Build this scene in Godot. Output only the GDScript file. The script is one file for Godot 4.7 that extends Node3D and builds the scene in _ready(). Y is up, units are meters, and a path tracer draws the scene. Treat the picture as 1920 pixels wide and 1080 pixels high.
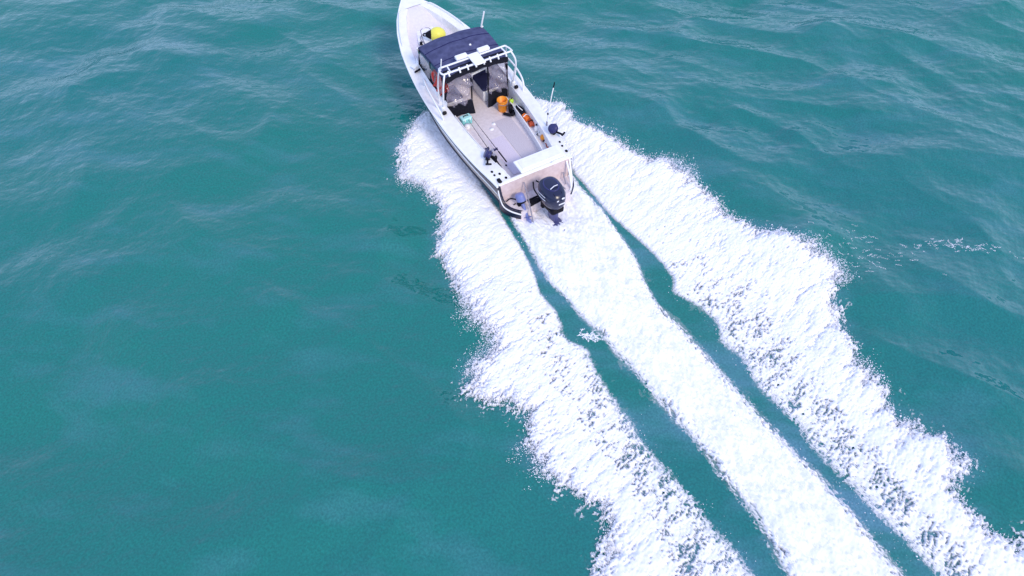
extends Node3D
# An aluminium fishing boat running over a green sea, seen from above and astern.

const HEAD := -0.494          # the boat's heading, radians
const STERN := Vector3(0.562, 0.0, -13.95)
const TRIM := 0.0698          # bow up
const HEEL := 0.06            # leaning to port
const AFT := Vector2(0.4741, 0.8805)      # along the wake, on the ground (x, z)
const STAR := Vector2(0.8805, -0.4741)    # across the wake, to starboard

var rng := RandomNumberGenerator.new()
var boat: Node3D
var boat_at: Transform3D
var mats := {}
var used := {}

var swell := FastNoiseLite.new()
var crest := FastNoiseLite.new()
var chop := FastNoiseLite.new()
var patch := FastNoiseLite.new()

# ---------------------------------------------------------------- helpers

func lin(r: float, g: float, b: float, a := 1.0) -> Color:
	var c := Color(r, g, b).linear_to_srgb()
	c.a = a
	return c


func mat(called: String, c: Color, rough := 0.6, metal := 0.0) -> StandardMaterial3D:
	var m := StandardMaterial3D.new()
	m.resource_name = called
	m.albedo_color = c
	m.roughness = rough
	m.metallic = metal
	if c.a < 1.0:
		m.transparency = BaseMaterial3D.TRANSPARENCY_ALPHA
	mats[called] = m
	return m


func mottled(called: String, a: Color, b: Color, rough: float, freq: float, tile: float, bump := 0.0) -> StandardMaterial3D:
	var m := mat(called, Color.WHITE, rough)
	var n := FastNoiseLite.new()
	n.seed = called.length() * 7 + 3
	n.noise_type = FastNoiseLite.TYPE_SIMPLEX_SMOOTH
	n.frequency = freq
	n.fractal_octaves = 5
	var t := NoiseTexture2D.new()
	t.width = 256
	t.height = 256
	t.seamless = true
	t.noise = n
	var g := Gradient.new()
	g.set_color(0, a)
	g.set_color(1, b)
	t.color_ramp = g
	m.albedo_texture = t
	m.uv1_triplanar = true
	m.uv1_scale = Vector3.ONE / tile
	if bump > 0.0:
		var t2 := NoiseTexture2D.new()
		t2.width = 256
		t2.height = 256
		t2.seamless = true
		t2.noise = n
		m.heightmap_enabled = true
		m.heightmap_texture = t2
		m.heightmap_scale = bump
	return m


func begin() -> SurfaceTool:
	var st := SurfaceTool.new()
	st.begin(Mesh.PRIMITIVE_TRIANGLES)
	return st


func put(st: SurfaceTool, called: String, m: Material, parent: Node = null) -> MeshInstance3D:
	st.generate_normals()
	var o := MeshInstance3D.new()
	o.name = called
	o.mesh = st.commit()
	o.material_override = m
	var p: Node = parent if parent else boat
	p.add_child(o, true)
	return o


func numbered(called: String) -> String:
	var n: int = used.get(called, 0)
	used[called] = n + 1
	return called if n == 0 else "%s_%03d" % [called, n]


func tag(o: Node3D, label: String, category: String, group := "") -> Node3D:
	o.set_meta("label", label)
	o.set_meta("category", category)
	if group:
		o.set_meta("group", group)
	return o


# a thing aboard: its base at (u forward, v starboard, w up) of the boat
func aboard(called: String, label: String, category: String, u: float, v: float, w: float, turn := 0.0, group := "") -> Node3D:
	var o := Node3D.new()
	o.name = numbered(called)
	add_child(o)
	o.transform = boat_at * Transform3D(Basis(Vector3.UP, turn), Vector3(v, w, -u))
	tag(o, label, category, group)
	return o


func P(u: float, v: float, w: float) -> Vector3:
	return Vector3(v, w, -u)


func quad(st: SurfaceTool, a: Vector3, b: Vector3, c: Vector3, d: Vector3) -> void:
	st.add_vertex(a)
	st.add_vertex(b)
	st.add_vertex(c)
	st.add_vertex(a)
	st.add_vertex(c)
	st.add_vertex(d)


# a box with chamfered edges
func box(st: SurfaceTool, at: Vector3, size: Vector3, bevel := 0.0, turn := Basis.IDENTITY) -> void:
	st.set_smooth_group(-1)
	var h := size * 0.5
	var b := minf(bevel, minf(h.x, minf(h.y, h.z)) * 0.9)
	var v := {}
	for sx in [-1, 1]:
		for sy in [-1, 1]:
			for sz in [-1, 1]:
				for k in 3:
					var p := Vector3(sx * (h.x - (0.0 if k == 0 else b)), sy * (h.y - (0.0 if k == 1 else b)), sz * (h.z - (0.0 if k == 2 else b)))
					v[[sx, sy, sz, k]] = at + turn * p
	for s in [-1, 1]:
		face(st, v[[s, -1, -1, 0]], v[[s, 1, -1, 0]], v[[s, 1, 1, 0]], v[[s, -1, 1, 0]], at)
		face(st, v[[-1, s, -1, 1]], v[[1, s, -1, 1]], v[[1, s, 1, 1]], v[[-1, s, 1, 1]], at)
		face(st, v[[-1, -1, s, 2]], v[[1, -1, s, 2]], v[[1, 1, s, 2]], v[[-1, 1, s, 2]], at)
	if b <= 0.0:
		return
	for s in [-1, 1]:
		for t in [-1, 1]:
			face(st, v[[s, t, -1, 0]], v[[s, t, 1, 0]], v[[s, t, 1, 1]], v[[s, t, -1, 1]], at)
			face(st, v[[s, -1, t, 0]], v[[s, 1, t, 0]], v[[s, 1, t, 2]], v[[s, -1, t, 2]], at)
			face(st, v[[-1, s, t, 1]], v[[1, s, t, 1]], v[[1, s, t, 2]], v[[-1, s, t, 2]], at)
			for r in [-1, 1]:
				tri(st, v[[s, t, r, 0]], v[[s, t, r, 1]], v[[s, t, r, 2]], at)


func tri(st: SurfaceTool, a: Vector3, b: Vector3, c: Vector3, inside: Vector3) -> void:
	if (b - a).cross(c - a).dot((a + b + c) / 3.0 - inside) > 0.0:
		var k := b
		b = c
		c = k
	st.add_vertex(a)
	st.add_vertex(b)
	st.add_vertex(c)


func face(st: SurfaceTool, a: Vector3, b: Vector3, c: Vector3, d: Vector3, inside: Vector3) -> void:
	tri(st, a, b, c, inside)
	tri(st, a, c, d, inside)


func frame_of(d: Vector3) -> Basis:
	var y := d.normalized()
	var x := y.cross(Vector3.UP if absf(y.y) < 0.9 else Vector3.RIGHT).normalized()
	return Basis(x, y, x.cross(y))


func tube(st: SurfaceTool, pts: Array, r: float, n := 8, r_end := -1.0) -> void:
	st.set_smooth_group(1)
	var rings := []
	var last := pts.size() - 1
	var keep := Vector3.ZERO
	for i in pts.size():
		var d: Vector3 = (pts[mini(i + 1, last)] - pts[i]).normalized() + (pts[i] - pts[maxi(i - 1, 0)]).normalized()
		var b := frame_of(d)
		if keep != Vector3.ZERO:      # carry the frame along without twist
			var y := d.normalized()
			var x := (keep - y * keep.dot(y)).normalized()
			b = Basis(x, y, x.cross(y))
		keep = b.x
		var rr := r if r_end < 0.0 else lerpf(r, r_end, float(i) / last)
		var ring := []
		for k in n:
			var a := TAU * k / n
			ring.append(pts[i] + (b.x * cos(a) + b.z * sin(a)) * rr)
		rings.append(ring)
	for i in last:
		for k in n:
			var k2 := (k + 1) % n
			face(st, rings[i][k], rings[i + 1][k], rings[i + 1][k2], rings[i][k2], (pts[i] + pts[i + 1]) * 0.5)
	st.set_smooth_group(-1)
	for k in range(1, n - 1):
		tri(st, rings[0][0], rings[0][k], rings[0][k + 1], pts[1])
		tri(st, rings[last][0], rings[last][k], rings[last][k + 1], pts[last - 1])


# a curve through the given points, as a list of points
func bend(pts: Array, step := 6) -> Array:
	var out := []
	for i in pts.size() - 1:
		var a: Vector3 = pts[maxi(i - 1, 0)]
		var b: Vector3 = pts[i]
		var c: Vector3 = pts[i + 1]
		var d: Vector3 = pts[mini(i + 2, pts.size() - 1)]
		for k in step:
			out.append(b.cubic_interpolate(c, a, d, float(k) / step))
	out.append(pts[-1])
	return out


# a turned shape: profile of (radius, height) round the y axis of `xf`
func lathe(st: SurfaceTool, prof: Array, n: int, xf := Transform3D.IDENTITY, sx := 1.0, sz := 1.0) -> void:
	st.set_smooth_group(1)
	for i in prof.size() - 1:
		for k in n:
			var a0 := TAU * k / n
			var a1 := TAU * (k + 1) / n
			var q := []
			for e in [[i, a0], [i + 1, a0], [i + 1, a1], [i, a1]]:
				var p: Vector2 = prof[e[0]]
				q.append(xf * Vector3(p.x * cos(e[1]) * sx, p.y, p.x * sin(e[1]) * sz))
			quad(st, q[0], q[1], q[2], q[3])


# a sheet f(a, b), a and b from 0 to 1
func sheet(st: SurfaceTool, f: Callable, na: int, nb: int, smooth := true) -> void:
	st.set_smooth_group(1 if smooth else -1)
	for i in na:
		for j in nb:
			quad(st, f.call(float(i) / na, float(j) / nb), f.call(float(i + 1) / na, float(j) / nb), f.call(float(i + 1) / na, float(j + 1) / nb), f.call(float(i) / na, float(j + 1) / nb))


# a flat-topped prism over an outline of (u, v)
func slab(st: SurfaceTool, outline: PackedVector2Array, w0: float, w1: float) -> void:
	st.set_smooth_group(-1)
	var mid := Vector2.ZERO
	for p in outline:
		mid += p / outline.size()
	var inside := P(mid.x, mid.y, (w0 + w1) * 0.5)
	var t := Geometry2D.triangulate_polygon(outline)
	for k in range(0, t.size(), 3):
		for w in [w0, w1]:
			var q := []
			for e in 3:
				q.append(P(outline[t[k + e]].x, outline[t[k + e]].y, w))
			tri(st, q[0], q[1], q[2], Vector3(q[0].x, (w0 + w1) * 0.5, q[0].z))
	for k in outline.size():
		var a := outline[k]
		var b := outline[(k + 1) % outline.size()]
		face(st, P(a.x, a.y, w0), P(b.x, b.y, w0), P(b.x, b.y, w1), P(a.x, a.y, w1), inside)


func table(t: Array, u: float) -> float:      # [u0, value0, u1, value1, ...] smoothly read
	var n := t.size() / 2
	if u <= t[0]:
		return t[1]
	for i in n - 1:
		if u <= t[2 * i + 2]:
			var k: float = (u - t[2 * i]) / (t[2 * i + 2] - t[2 * i])
			var before: float = t[maxi(2 * i - 1, 1)]
			var after: float = t[mini(2 * i + 5, 2 * n - 1)]
			return cubic_interpolate(t[2 * i + 1], t[2 * i + 3], before, after, k)
	return t[2 * n - 1]

# ---------------------------------------------------------------- the sea's shape

func setup_noise() -> void:
	swell.seed = 11
	swell.noise_type = FastNoiseLite.TYPE_SIMPLEX_SMOOTH
	swell.frequency = 0.1
	swell.fractal_octaves = 3
	swell.fractal_gain = 0.56
	crest.seed = 5
	crest.noise_type = FastNoiseLite.TYPE_SIMPLEX_SMOOTH
	crest.frequency = 0.21
	crest.fractal_type = FastNoiseLite.FRACTAL_RIDGED
	crest.fractal_octaves = 2
	crest.fractal_gain = 0.3
	chop.seed = 23
	chop.noise_type = FastNoiseLite.TYPE_SIMPLEX_SMOOTH
	chop.frequency = 0.45
	chop.fractal_octaves = 4
	chop.fractal_gain = 0.42
	patch.seed = 31
	patch.noise_type = FastNoiseLite.TYPE_SIMPLEX_SMOOTH
	patch.frequency = 0.07
	patch.fractal_octaves = 2


func sea(x: float, z: float) -> float:
	var warp := patch.get_noise_2d(x * 2.2, z * 2.2)
	var rough := smoothstep(-3.0, 9.0, x * 0.8 - z * 0.35 - 5.0)      # the right-hand water is choppier
	var h := 0.44 * swell.get_noise_2d(x * 0.75 + z * 0.3 + warp, z * 1.15 - x * 0.2)
	# crests lie up to the right on the left, down to the right on the right
	var l := crest.get_noise_2d((x * 0.86 + z * 0.5) * 0.42 + warp * 0.8, (z * 0.86 - x * 0.5) * 0.8)
	var r := crest.get_noise_2d((x * 0.93 + z * 0.36) * 0.5 + 40.0 + warp * 0.8, (z * 0.93 - x * 0.36) * 1.15)
	h += lerpf(0.19 * l, 0.19 * r, rough)
	var p := clampf(0.8 + 1.1 * patch.get_noise_2d(x * 1.6 + 50.0, z * 2.4), 0.15, 1.6)
	h += chop.get_noise_2d(x * 0.8 + z * 0.3, z * 1.15 - x * 0.3) * (0.055 + 0.03 * rough) * p
	return h

# masks of the three foam bands, 5 cm a cell
const MX := -7.0
const MZ := -23.0
const MN := 510
const MM := 500
const MC := 0.05

func filled(outline: Array) -> PackedFloat32Array:
	var a := PackedFloat32Array()
	a.resize(MN * MM)
	var n := outline.size() / 2
	for j in MM:
		var z := MZ + (j + 0.5) * MC
		var xs := []
		for k in n:
			var k2 := (k + 1) % n
			var z0: float = outline[2 * k + 1]
			var z1: float = outline[2 * k2 + 1]
			if (z0 <= z) != (z1 <= z):
				xs.append(outline[2 * k] + (outline[2 * k2] - outline[2 * k]) * (z - z0) / (z1 - z0))
		xs.sort()
		for k in range(0, xs.size() - 1, 2):
			for i in range(maxi(0, int((xs[k] - MX) / MC)), mini(MN, int((xs[k + 1] - MX) / MC))):
				a[j * MN + i] = 1.0
	return a


func blurred(a: PackedFloat32Array, r: int, times: int) -> PackedFloat32Array:
	var src := a
	var inv := 1.0 / (2 * r + 1)
	for pass_ in times * 2:
		var dst := PackedFloat32Array()
		dst.resize(MN * MM)
		var across := pass_ % 2 == 0
		var lines := MM if across else MN
		var length := MN if across else MM
		var step := 1 if across else MN
		for l in lines:
			var at := l * MN if across else l
			var sum := 0.0
			for k in r:
				sum += src[at + k * step]
			for k in length:
				if k + r < length:
					sum += src[at + (k + r) * step]
				dst[at + k * step] = sum * inv
				if k - r >= 0:
					sum -= src[at + (k - r) * step]
		src = dst
	return src


func look(a: PackedFloat32Array, x: float, z: float) -> float:
	var fx := (x - MX) / MC - 0.5
	var fz := (z - MZ) / MC - 0.5
	if fx < 0.0 or fz < 0.0 or fx >= MN - 1 or fz >= MM - 1:
		return 0.0
	var i := int(fx)
	var j := int(fz)
	fx -= i
	fz -= j
	var k := j * MN + i
	return lerpf(lerpf(a[k], a[k + 1], fx), lerpf(a[k + MN], a[k + MN + 1], fx), fz)


const SEA := Color(0.009, 0.236, 0.2)
const SEA_BLUE := Color(0.009, 0.222, 0.214)
const BUBBLES_SHEEN := Color(0.2, 0.36, 0.52)  # aerated water, also the tint of the painted crest sheen

var foamy := PackedFloat32Array()     # where the water is full of bubbles
var calm := PackedFloat32Array()      # where wake and boat flatten the sea

func water_height(x: float, z: float) -> float:
	var c := look(calm, x, z)
	return sea(x, z) * (1.0 - 0.85 * c) - 0.1 * c


func axis(dense0: float, dense1: float, step: float, far: float) -> PackedFloat32Array:
	var a := PackedFloat32Array()
	var left := []
	var x := dense0
	var s := step
	while x > -far:
		s *= 1.14
		x -= s
		left.append(x)
	left.reverse()
	for e in left:
		a.append(e)
	var n := int((dense1 - dense0) / step)
	for i in n + 1:
		a.append(dense0 + i * step)
	x = dense0 + n * step
	s = step
	while x < far:
		s *= 1.14
		x += s
		a.append(x)
	return a


func make_water() -> void:
	var xs := axis(-20.5, 20.5, 0.06, 3000.0)
	var zs := axis(-27.0, -2.8, 0.06, 3000.0)
	var nx := xs.size()
	var nz := zs.size()
	var h := PackedFloat32Array()
	h.resize(nx * nz)
	for j in nz:
		var z := zs[j]
		for i in nx:
			var x := xs[i]
			if absf(x) < 120.0 and absf(z) < 150.0:
				h[j * nx + i] = water_height(x, z)
	var v := PackedVector3Array()
	var n := PackedVector3Array()
	var uv := PackedVector2Array()
	var tint := PackedColorArray()
	tint.resize(nx * nz)
	var bubble_sheen := foam_noise(55, 0.5, 4, 0.6)
	v.resize(nx * nz)
	n.resize(nx * nz)
	uv.resize(nx * nz)
	for j in nz:
		var j0 := maxi(j - 1, 0)
		var j1 := mini(j + 1, nz - 1)
		for i in nx:
			var i0 := maxi(i - 1, 0)
			var i1 := mini(i + 1, nx - 1)
			var k := j * nx + i
			v[k] = Vector3(xs[i], h[k], zs[j])
			n[k] = Vector3(-(h[j * nx + i1] - h[j * nx + i0]) / (xs[i1] - xs[i0]), 1.0, -(h[j1 * nx + i] - h[j0 * nx + i]) / (zs[j1] - zs[j0])).normalized()
			uv[k] = Vector2(xs[i], zs[j]) / 9.0
			# plankton-green water, clouded by fine bubbles round the foam; pale wisps paint wave-crest sheen
			var c := SEA
			if absf(xs[i]) < 60.0 and absf(zs[j]) < 70.0:
				var q := bubble_sheen.get_noise_2d(xs[i] * 0.45 + zs[j] * 0.3, zs[j] * 1.2 - xs[i] * 0.25)
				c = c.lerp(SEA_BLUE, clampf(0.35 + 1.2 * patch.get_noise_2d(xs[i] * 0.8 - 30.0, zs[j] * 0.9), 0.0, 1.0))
				c = c.lerp(BUBBLES_SHEEN, clampf((look(foamy, xs[i], zs[j]) - 0.06) * 1.3, 0.0, 1.0) * clampf(0.3 + q, 0.05, 0.6) + 0.3 * maxf(0.0, q - 0.05))
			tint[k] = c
	var index := PackedInt32Array()
	index.resize((nx - 1) * (nz - 1) * 6)
	var q := 0
	for j in nz - 1:
		for i in nx - 1:
			var k := j * nx + i
			index[q] = k
			index[q + 1] = k + 1
			index[q + 2] = k + nx + 1
			index[q + 3] = k
			index[q + 4] = k + nx + 1
			index[q + 5] = k + nx
			q += 6
	var arrays := []
	arrays.resize(Mesh.ARRAY_MAX)
	arrays[Mesh.ARRAY_VERTEX] = v
	arrays[Mesh.ARRAY_NORMAL] = n
	arrays[Mesh.ARRAY_TEX_UV] = uv
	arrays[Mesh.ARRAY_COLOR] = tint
	arrays[Mesh.ARRAY_INDEX] = index
	var mesh := ArrayMesh.new()
	mesh.add_surface_from_arrays(Mesh.PRIMITIVE_TRIANGLES, arrays)
	var o := MeshInstance3D.new()
	o.name = "water"
	o.mesh = mesh
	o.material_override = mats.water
	o.set_meta("kind", "structure")
	o.set_meta("label", "green-blue open sea with small wind waves under the boat")
	add_child(o)


# ripples as a tileable height picture: many small waves whose lengths divide the tile
func ripples(side: int, tile: float) -> ImageTexture:
	var d := PackedFloat32Array()
	d.resize(side * side)
	for w in 56:
		var length := 0.09 * pow(9.0, rng.randf())
		var k := tile / length
		var a := rng.randfn(1.15, 0.75)
		var kx := roundi(k * cos(a))
		var kz := roundi(k * sin(a))
		var amp := pow(length, 0.95)
		var ph := rng.randf() * TAU
		for j in side:
			# a turning phasor along the row saves a sine for each pixel
			var p := ph + TAU * kz * j / side
			var re := cos(p) * amp
			var im := sin(p) * amp
			var c := cos(TAU * kx / side)
			var s := sin(TAU * kx / side)
			var at := j * side
			for i in side:
				d[at + i] += re
				var t := re * c - im * s
				im = re * s + im * c
				re = t
	var lo := 1e9
	var hi := -1e9
	for e in d:
		lo = minf(lo, e)
		hi = maxf(hi, e)
	for i in d.size():
		d[i] = (d[i] - lo) / (hi - lo)
	return ImageTexture.create_from_image(Image.create_from_data(side, side, false, Image.FORMAT_RF, d.to_byte_array()))

# ---------------------------------------------------------------- foam

func foam_mesh(called: String, label: String, outline: Array, side: float, edge: float, lacy: float, high: float, cell: float, flecks: int) -> void:
	var raw := filled(outline)
	var tight := blurred(raw, 1, 2)
	var wide := blurred(raw, 5, 2)
	var broad := blurred(raw, 16, 2)
	var x0 := 1e9
	var x1 := -1e9
	var z0 := 1e9
	var z1 := -1e9
	for k in outline.size() / 2:
		x0 = minf(x0, outline[2 * k])
		x1 = maxf(x1, outline[2 * k])
		z0 = minf(z0, outline[2 * k + 1])
		z1 = maxf(z1, outline[2 * k + 1])
	x0 -= 0.9
	x1 += 0.9
	z0 -= 0.9
	z1 += 0.9
	var streak := foam_noise(3 + int(x0 * 10), 1.9, 5, 0.65)
	var lace := foam_noise(9, 9.5, 3, 0.6)
	var fine := foam_noise(77, 17.0, 2, 0.7)
	var nx := int((x1 - x0) / cell) + 1
	var nz := int((z1 - z0) / cell) + 1
	var place := PackedInt32Array()
	place.resize(nx * nz)
	place.fill(-1)
	var v := PackedVector3Array()
	var dens := PackedFloat32Array()
	var thin := PackedFloat32Array()
	var grid := PackedInt32Array()
	var stern := Vector2(STERN.x, STERN.z)
	for j in nz:
		var z := z0 + j * cell
		for i in nx:
			var x := x0 + i * cell
			var wd := look(wide, x, z)
			if wd < 0.03:
				continue
			var td := look(tight, x, z)
			var rel := Vector2(x, z) - stern
			var s := rel.dot(AFT)
			var t := rel.dot(STAR)
			var outer := 0.3
			if side != 0.0:
				outer = clampf((look(broad, x - STAR.x * side * 0.8, z - STAR.y * side * 0.8) - look(broad, x + STAR.x * side * 0.8, z + STAR.y * side * 0.8)) * 0.9 + 0.5, 0.0, 1.0)
			var aged := smoothstep(1.5, 9.0, s)
			# spray fringes run across the wake
			var ns: float
			var nl: float
			var nf: float
			if side == 0.0:      # the wash is drawn out along the boat's track
				ns = streak.get_noise_2d(s * 0.45, t * 1.25)
				nl = lace.get_noise_2d(s * 0.5 + t * 0.25, t * 1.1)
				nf = fine.get_noise_2d(s * 0.5, t * 1.2)
			else:
				ns = streak.get_noise_2d(s * 1.25 + t * 0.35, t * 0.55)
				nl = lace.get_noise_2d(s * 1.3 + t * 0.55 + ns * 0.15, t * 0.4 - s * 0.2)
				nf = fine.get_noise_2d(s * 1.2 + t * 0.5, t * 0.5)
			var rag := clampf(0.25 + 0.55 * outer + 0.5 * aged, 0.0, 1.0)      # how ragged the edge is here
			var rim_ := 1.0 - smoothstep(0.55, 1.0, wd)
			var d := lerpf((td - 0.56) * 1.6, (wd - 0.54) * 1.8, rag) + rag * edge * (ns * 1.35 + (nl * 0.8 + nf * 0.9) * (0.3 + rim_))
			d = minf(d, 0.7)
			# older foam opens into lace, most on its inner side
			var inside := smoothstep(0.6, 0.16, outer) if side != 0.0 else 1.0 - smoothstep(0.5, 1.0, wd)
			var open := lacy * (0.05 + 0.95 * aged) * inside
			open *= clampf(0.75 + 1.5 * ns, 0.15, 1.5)
			d -= open * maxf(0.0, 0.2 + nl * 1.6 + nf * 0.9 + ns * 0.6) * 0.95
			var veil := 0.15 * (1.0 - 0.75 * smoothstep(0.5, 1.0, inside * aged)) * clampf(open, 0.0, 1.0) * smoothstep(0.2, 0.75, wd + ns * 0.5 + nl * 0.3) * clampf(0.75 + nf + nl, 0.2, 1.0)      # a film of bubbles is left in the gaps
			d -= maxf(0.0, nl * 1.2 + nf * 0.6 + ns * 0.5 - lerpf(0.6, 0.34, aged)) * 0.8 * (1.0 if side != 0.0 else 0.5)
			if d < -0.45 and veil < 0.03:
				continue
			var body := smoothstep(0.0, 0.7, d)
			var h := water_height(x, z) + 0.006 + clampf(d + 0.05, 0.0, 0.27) * lerpf(0.12, 0.035, inside * aged) + high * body * smoothstep(0.3, 1.0, wd) * (0.5 + 0.5 * outer) * (1.0 - 0.5 * aged) * (1.0 if side != 0.0 else smoothstep(0.3, 2.5, s))
			h += nf * (0.014 if side != 0.0 else 0.008) * clampf(d * 4.0, 0.0, 1.0) + ns * (0.04 if side != 0.0 else 0.1) * body + nl * 0.011 * clampf(d * 4.0, 0.0, 1.0) * (1.0 - 0.7 * inside * aged)
			place[j * nx + i] = v.size()
			v.append(Vector3(x, h, z))
			dens.append(d)
			thin.append(veil)
			grid.append(j * nx + i)
	var n := PackedVector3Array()
	n.resize(v.size())
	for k in v.size():
		var g := grid[k]
		var a := place[g - 1] if g % nx > 0 else -1
		var b := place[g + 1] if g % nx < nx - 1 else -1
		var c := place[g - nx] if g >= nx else -1
		var e := place[g + nx] if g + nx < nx * nz else -1
		var dx := (v[b if b >= 0 else k].y - v[a if a >= 0 else k].y) / (cell * (2.0 if a >= 0 and b >= 0 else 1.0))
		var dz := (v[e if e >= 0 else k].y - v[c if c >= 0 else k].y) / (cell * (2.0 if c >= 0 and e >= 0 else 1.0))
		n[k] = Vector3(-dx, 1.0, -dz).normalized()
	var index := PackedInt32Array()
	for j in nz - 1:
		for i in nx - 1:
			var g := j * nx + i
			var a := place[g]
			var b := place[g + 1]
			var c := place[g + nx + 1]
			var e := place[g + nx]
			if a < 0 or b < 0 or c < 0 or e < 0 or maxf(maxf(dens[a], dens[b]), maxf(dens[c], dens[e])) < -0.41 and thin[a] + thin[c] < 0.05:
				continue
			index.append_array([a, b, c, a, c, e])
	var arrays := []
	arrays.resize(Mesh.ARRAY_MAX)
	arrays[Mesh.ARRAY_VERTEX] = v
	arrays[Mesh.ARRAY_NORMAL] = n
	arrays[Mesh.ARRAY_INDEX] = index
	# thin froth covers the water only in part
	var cover := PackedColorArray()
	cover.resize(v.size())
	for k in v.size():
		cover[k] = Color(1, 1, 1, maxf(smoothstep(-0.42, 0.38, dens[k]), thin[k]))
	arrays[Mesh.ARRAY_COLOR] = cover
	var mesh := ArrayMesh.new()
	mesh.add_surface_from_arrays(Mesh.PRIMITIVE_TRIANGLES, arrays)
	var o := MeshInstance3D.new()
	o.name = numbered(called)
	o.mesh = mesh
	o.material_override = mats.froth
	tag(o, label, "sea foam")
	o.set_meta("kind", "stuff")
	add_child(o)
	# drops and clots thrown off the edges
	var where: Array[Transform3D] = []
	for k in flecks * 14:
		if where.size() >= flecks:
			break
		var x := rng.randf_range(x0, x1)
		var z := rng.randf_range(z0, z1)
		var wd := look(wide, x, z)
		if wd < 0.004:
			continue
		var rel := Vector2(x, z) - stern
		var s := rel.dot(AFT)
		var t := rel.dot(STAR)
		var outer := 0.15
		if side != 0.0:
			outer = clampf((look(broad, x - STAR.x * side * 0.8, z - STAR.y * side * 0.8) - look(broad, x + STAR.x * side * 0.8, z + STAR.y * side * 0.8)) * 0.9 + 0.5, 0.0, 1.0)
		var ns := streak.get_noise_2d(s * 1.25 + t * 0.35, t * 0.55)
		var misty := smoothstep(0.0, 0.45, patch.get_noise_2d(x * 5.0 + 9.0, z * 5.0) + 0.1)      # the spray hangs here and there
		var reach := wd - 0.34 * (1.0 - misty) + ns * 0.22
		var likely := pow(clampf(reach / 0.42, 0.0, 1.0), 1.7) * (1.0 - smoothstep(0.7, 1.0, wd)) * (0.03 + 0.97 * smoothstep(0.4, 0.75, outer)) + 0.02 * smoothstep(0.3, 0.9, wd)
		if rng.randf() > likely:
			continue
		var young := 1.0 - smoothstep(-4.0, 9.0, s)
		var up := -log(1.0 - rng.randf() * 0.98) * (0.02 + 0.1 * outer * young + 0.03 * outer)
		var r := 0.0035 + 0.008 * pow(rng.randf(), 2.5) + (0.01 if rng.randf() < 0.015 else 0.0)
		where.append(Transform3D(Basis.from_euler(Vector3(rng.randf() * 3.0, rng.randf() * 3.0, 0)).scaled(Vector3(r, r * rng.randf_range(0.6, 1.3), r)), Vector3(x, water_height(x, z) + up + 0.01, z)))
	scatter("droplets", where, mats.foam, o)


func foam_noise(seed_: int, frequency: float, octaves: int, gain: float) -> FastNoiseLite:
	var n := FastNoiseLite.new()
	n.seed = seed_
	n.noise_type = FastNoiseLite.TYPE_SIMPLEX_SMOOTH
	n.frequency = frequency
	n.fractal_octaves = octaves
	n.fractal_gain = gain
	return n


func scatter(called: String, where: Array[Transform3D], m: Material, parent: Node) -> MultiMeshInstance3D:
	var ball := SphereMesh.new()
	ball.radius = 1.0
	ball.height = 2.0
	ball.radial_segments = 6
	ball.rings = 3
	var mm := MultiMesh.new()
	mm.transform_format = MultiMesh.TRANSFORM_3D
	mm.mesh = ball
	mm.instance_count = where.size()
	for k in where.size():
		mm.set_instance_transform(k, where[k])
	var o := MultiMeshInstance3D.new()
	o.name = called
	o.multimesh = mm
	o.material_override = m
	o.set_meta("kind", "stuff")
	parent.add_child(o, true)
	return o


# small whitecaps: short broken streaks of drops and bubbles on wave tops
func whitecap(called: String, label: String, at: Vector2, spread: Vector2, turn: float, count: int, size: float, seed_: int, m := "foam") -> void:
	var r := RandomNumberGenerator.new()
	r.seed = seed_
	var where: Array[Transform3D] = []
	for k in count:
		var c := at + Vector2(r.randfn() * spread.x, r.randfn() * spread.y).rotated(turn)
		var a := turn + r.randfn() * 0.5
		var n := int(2 + 16 * pow(r.randf(), 2.0))
		for e in n:
			a += r.randf_range(-0.35, 0.35)
			c += Vector2(cos(a), sin(a)) * 0.016
			for q in 2:
				var p := c + Vector2(r.randfn(), r.randfn()) * 0.012
				var s := size * r.randf_range(0.35, 1.0)
				where.append(Transform3D(Basis.from_scale(Vector3(s, s * 0.5, s)), Vector3(p.x, water_height(p.x, p.y) + 0.003, p.y)))
	var o := scatter(numbered(called), where, mats[m], self)
	tag(o, label, "sea foam")

# ---------------------------------------------------------------- the boat

const HALF := [-0.1, 1.05, 0.0, 1.08, 1.0, 1.23, 2.0, 1.33, 3.0, 1.37, 4.0, 1.36, 5.0, 1.28, 6.0, 1.13, 6.8, 0.91, 7.4, 0.66, 7.9, 0.37, 8.2, 0.17, 8.4, 0.03]
const SHEER := [0.0, 0.95, 2.0, 0.96, 3.5, 1.0, 5.0, 1.09, 6.5, 1.22, 8.4, 1.4]
const CHINE_V := [0.0, 0.98, 2.0, 1.16, 3.5, 1.2, 5.0, 1.02, 6.5, 0.6, 7.6, 0.24, 8.4, 0.015]
const CHINE_W := [0.0, 0.22, 3.0, 0.26, 5.0, 0.42, 6.5, 0.72, 7.6, 1.0, 8.4, 1.36]
const KEEL := [0.0, -0.28, 4.0, -0.26, 6.0, -0.12, 7.0, 0.25, 7.8, 0.72, 8.4, 1.34]

func rim(u: float, s: int) -> Vector3:
	return P(u, s * table(HALF, u), table(SHEER, u))


func chine(u: float, s: int) -> Vector3:
	return P(u, s * table(CHINE_V, u), table(CHINE_W, u))


func topside(u: float, s: int, k: float, proud := 0.0) -> Vector3:
	var a := chine(u, s)
	var b := rim(u, s)
	var p := a.lerp(b, k)
	p.x += s * (sin(k * PI) * 0.02 + proud)
	return p


func inner(u: float, s: int) -> float:
	var wide := lerpf(0.32 if s > 0 else 0.44, 0.29, smoothstep(3.0, 5.5, u))
	return maxf(table(HALF, u) - wide, 0.0)


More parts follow.
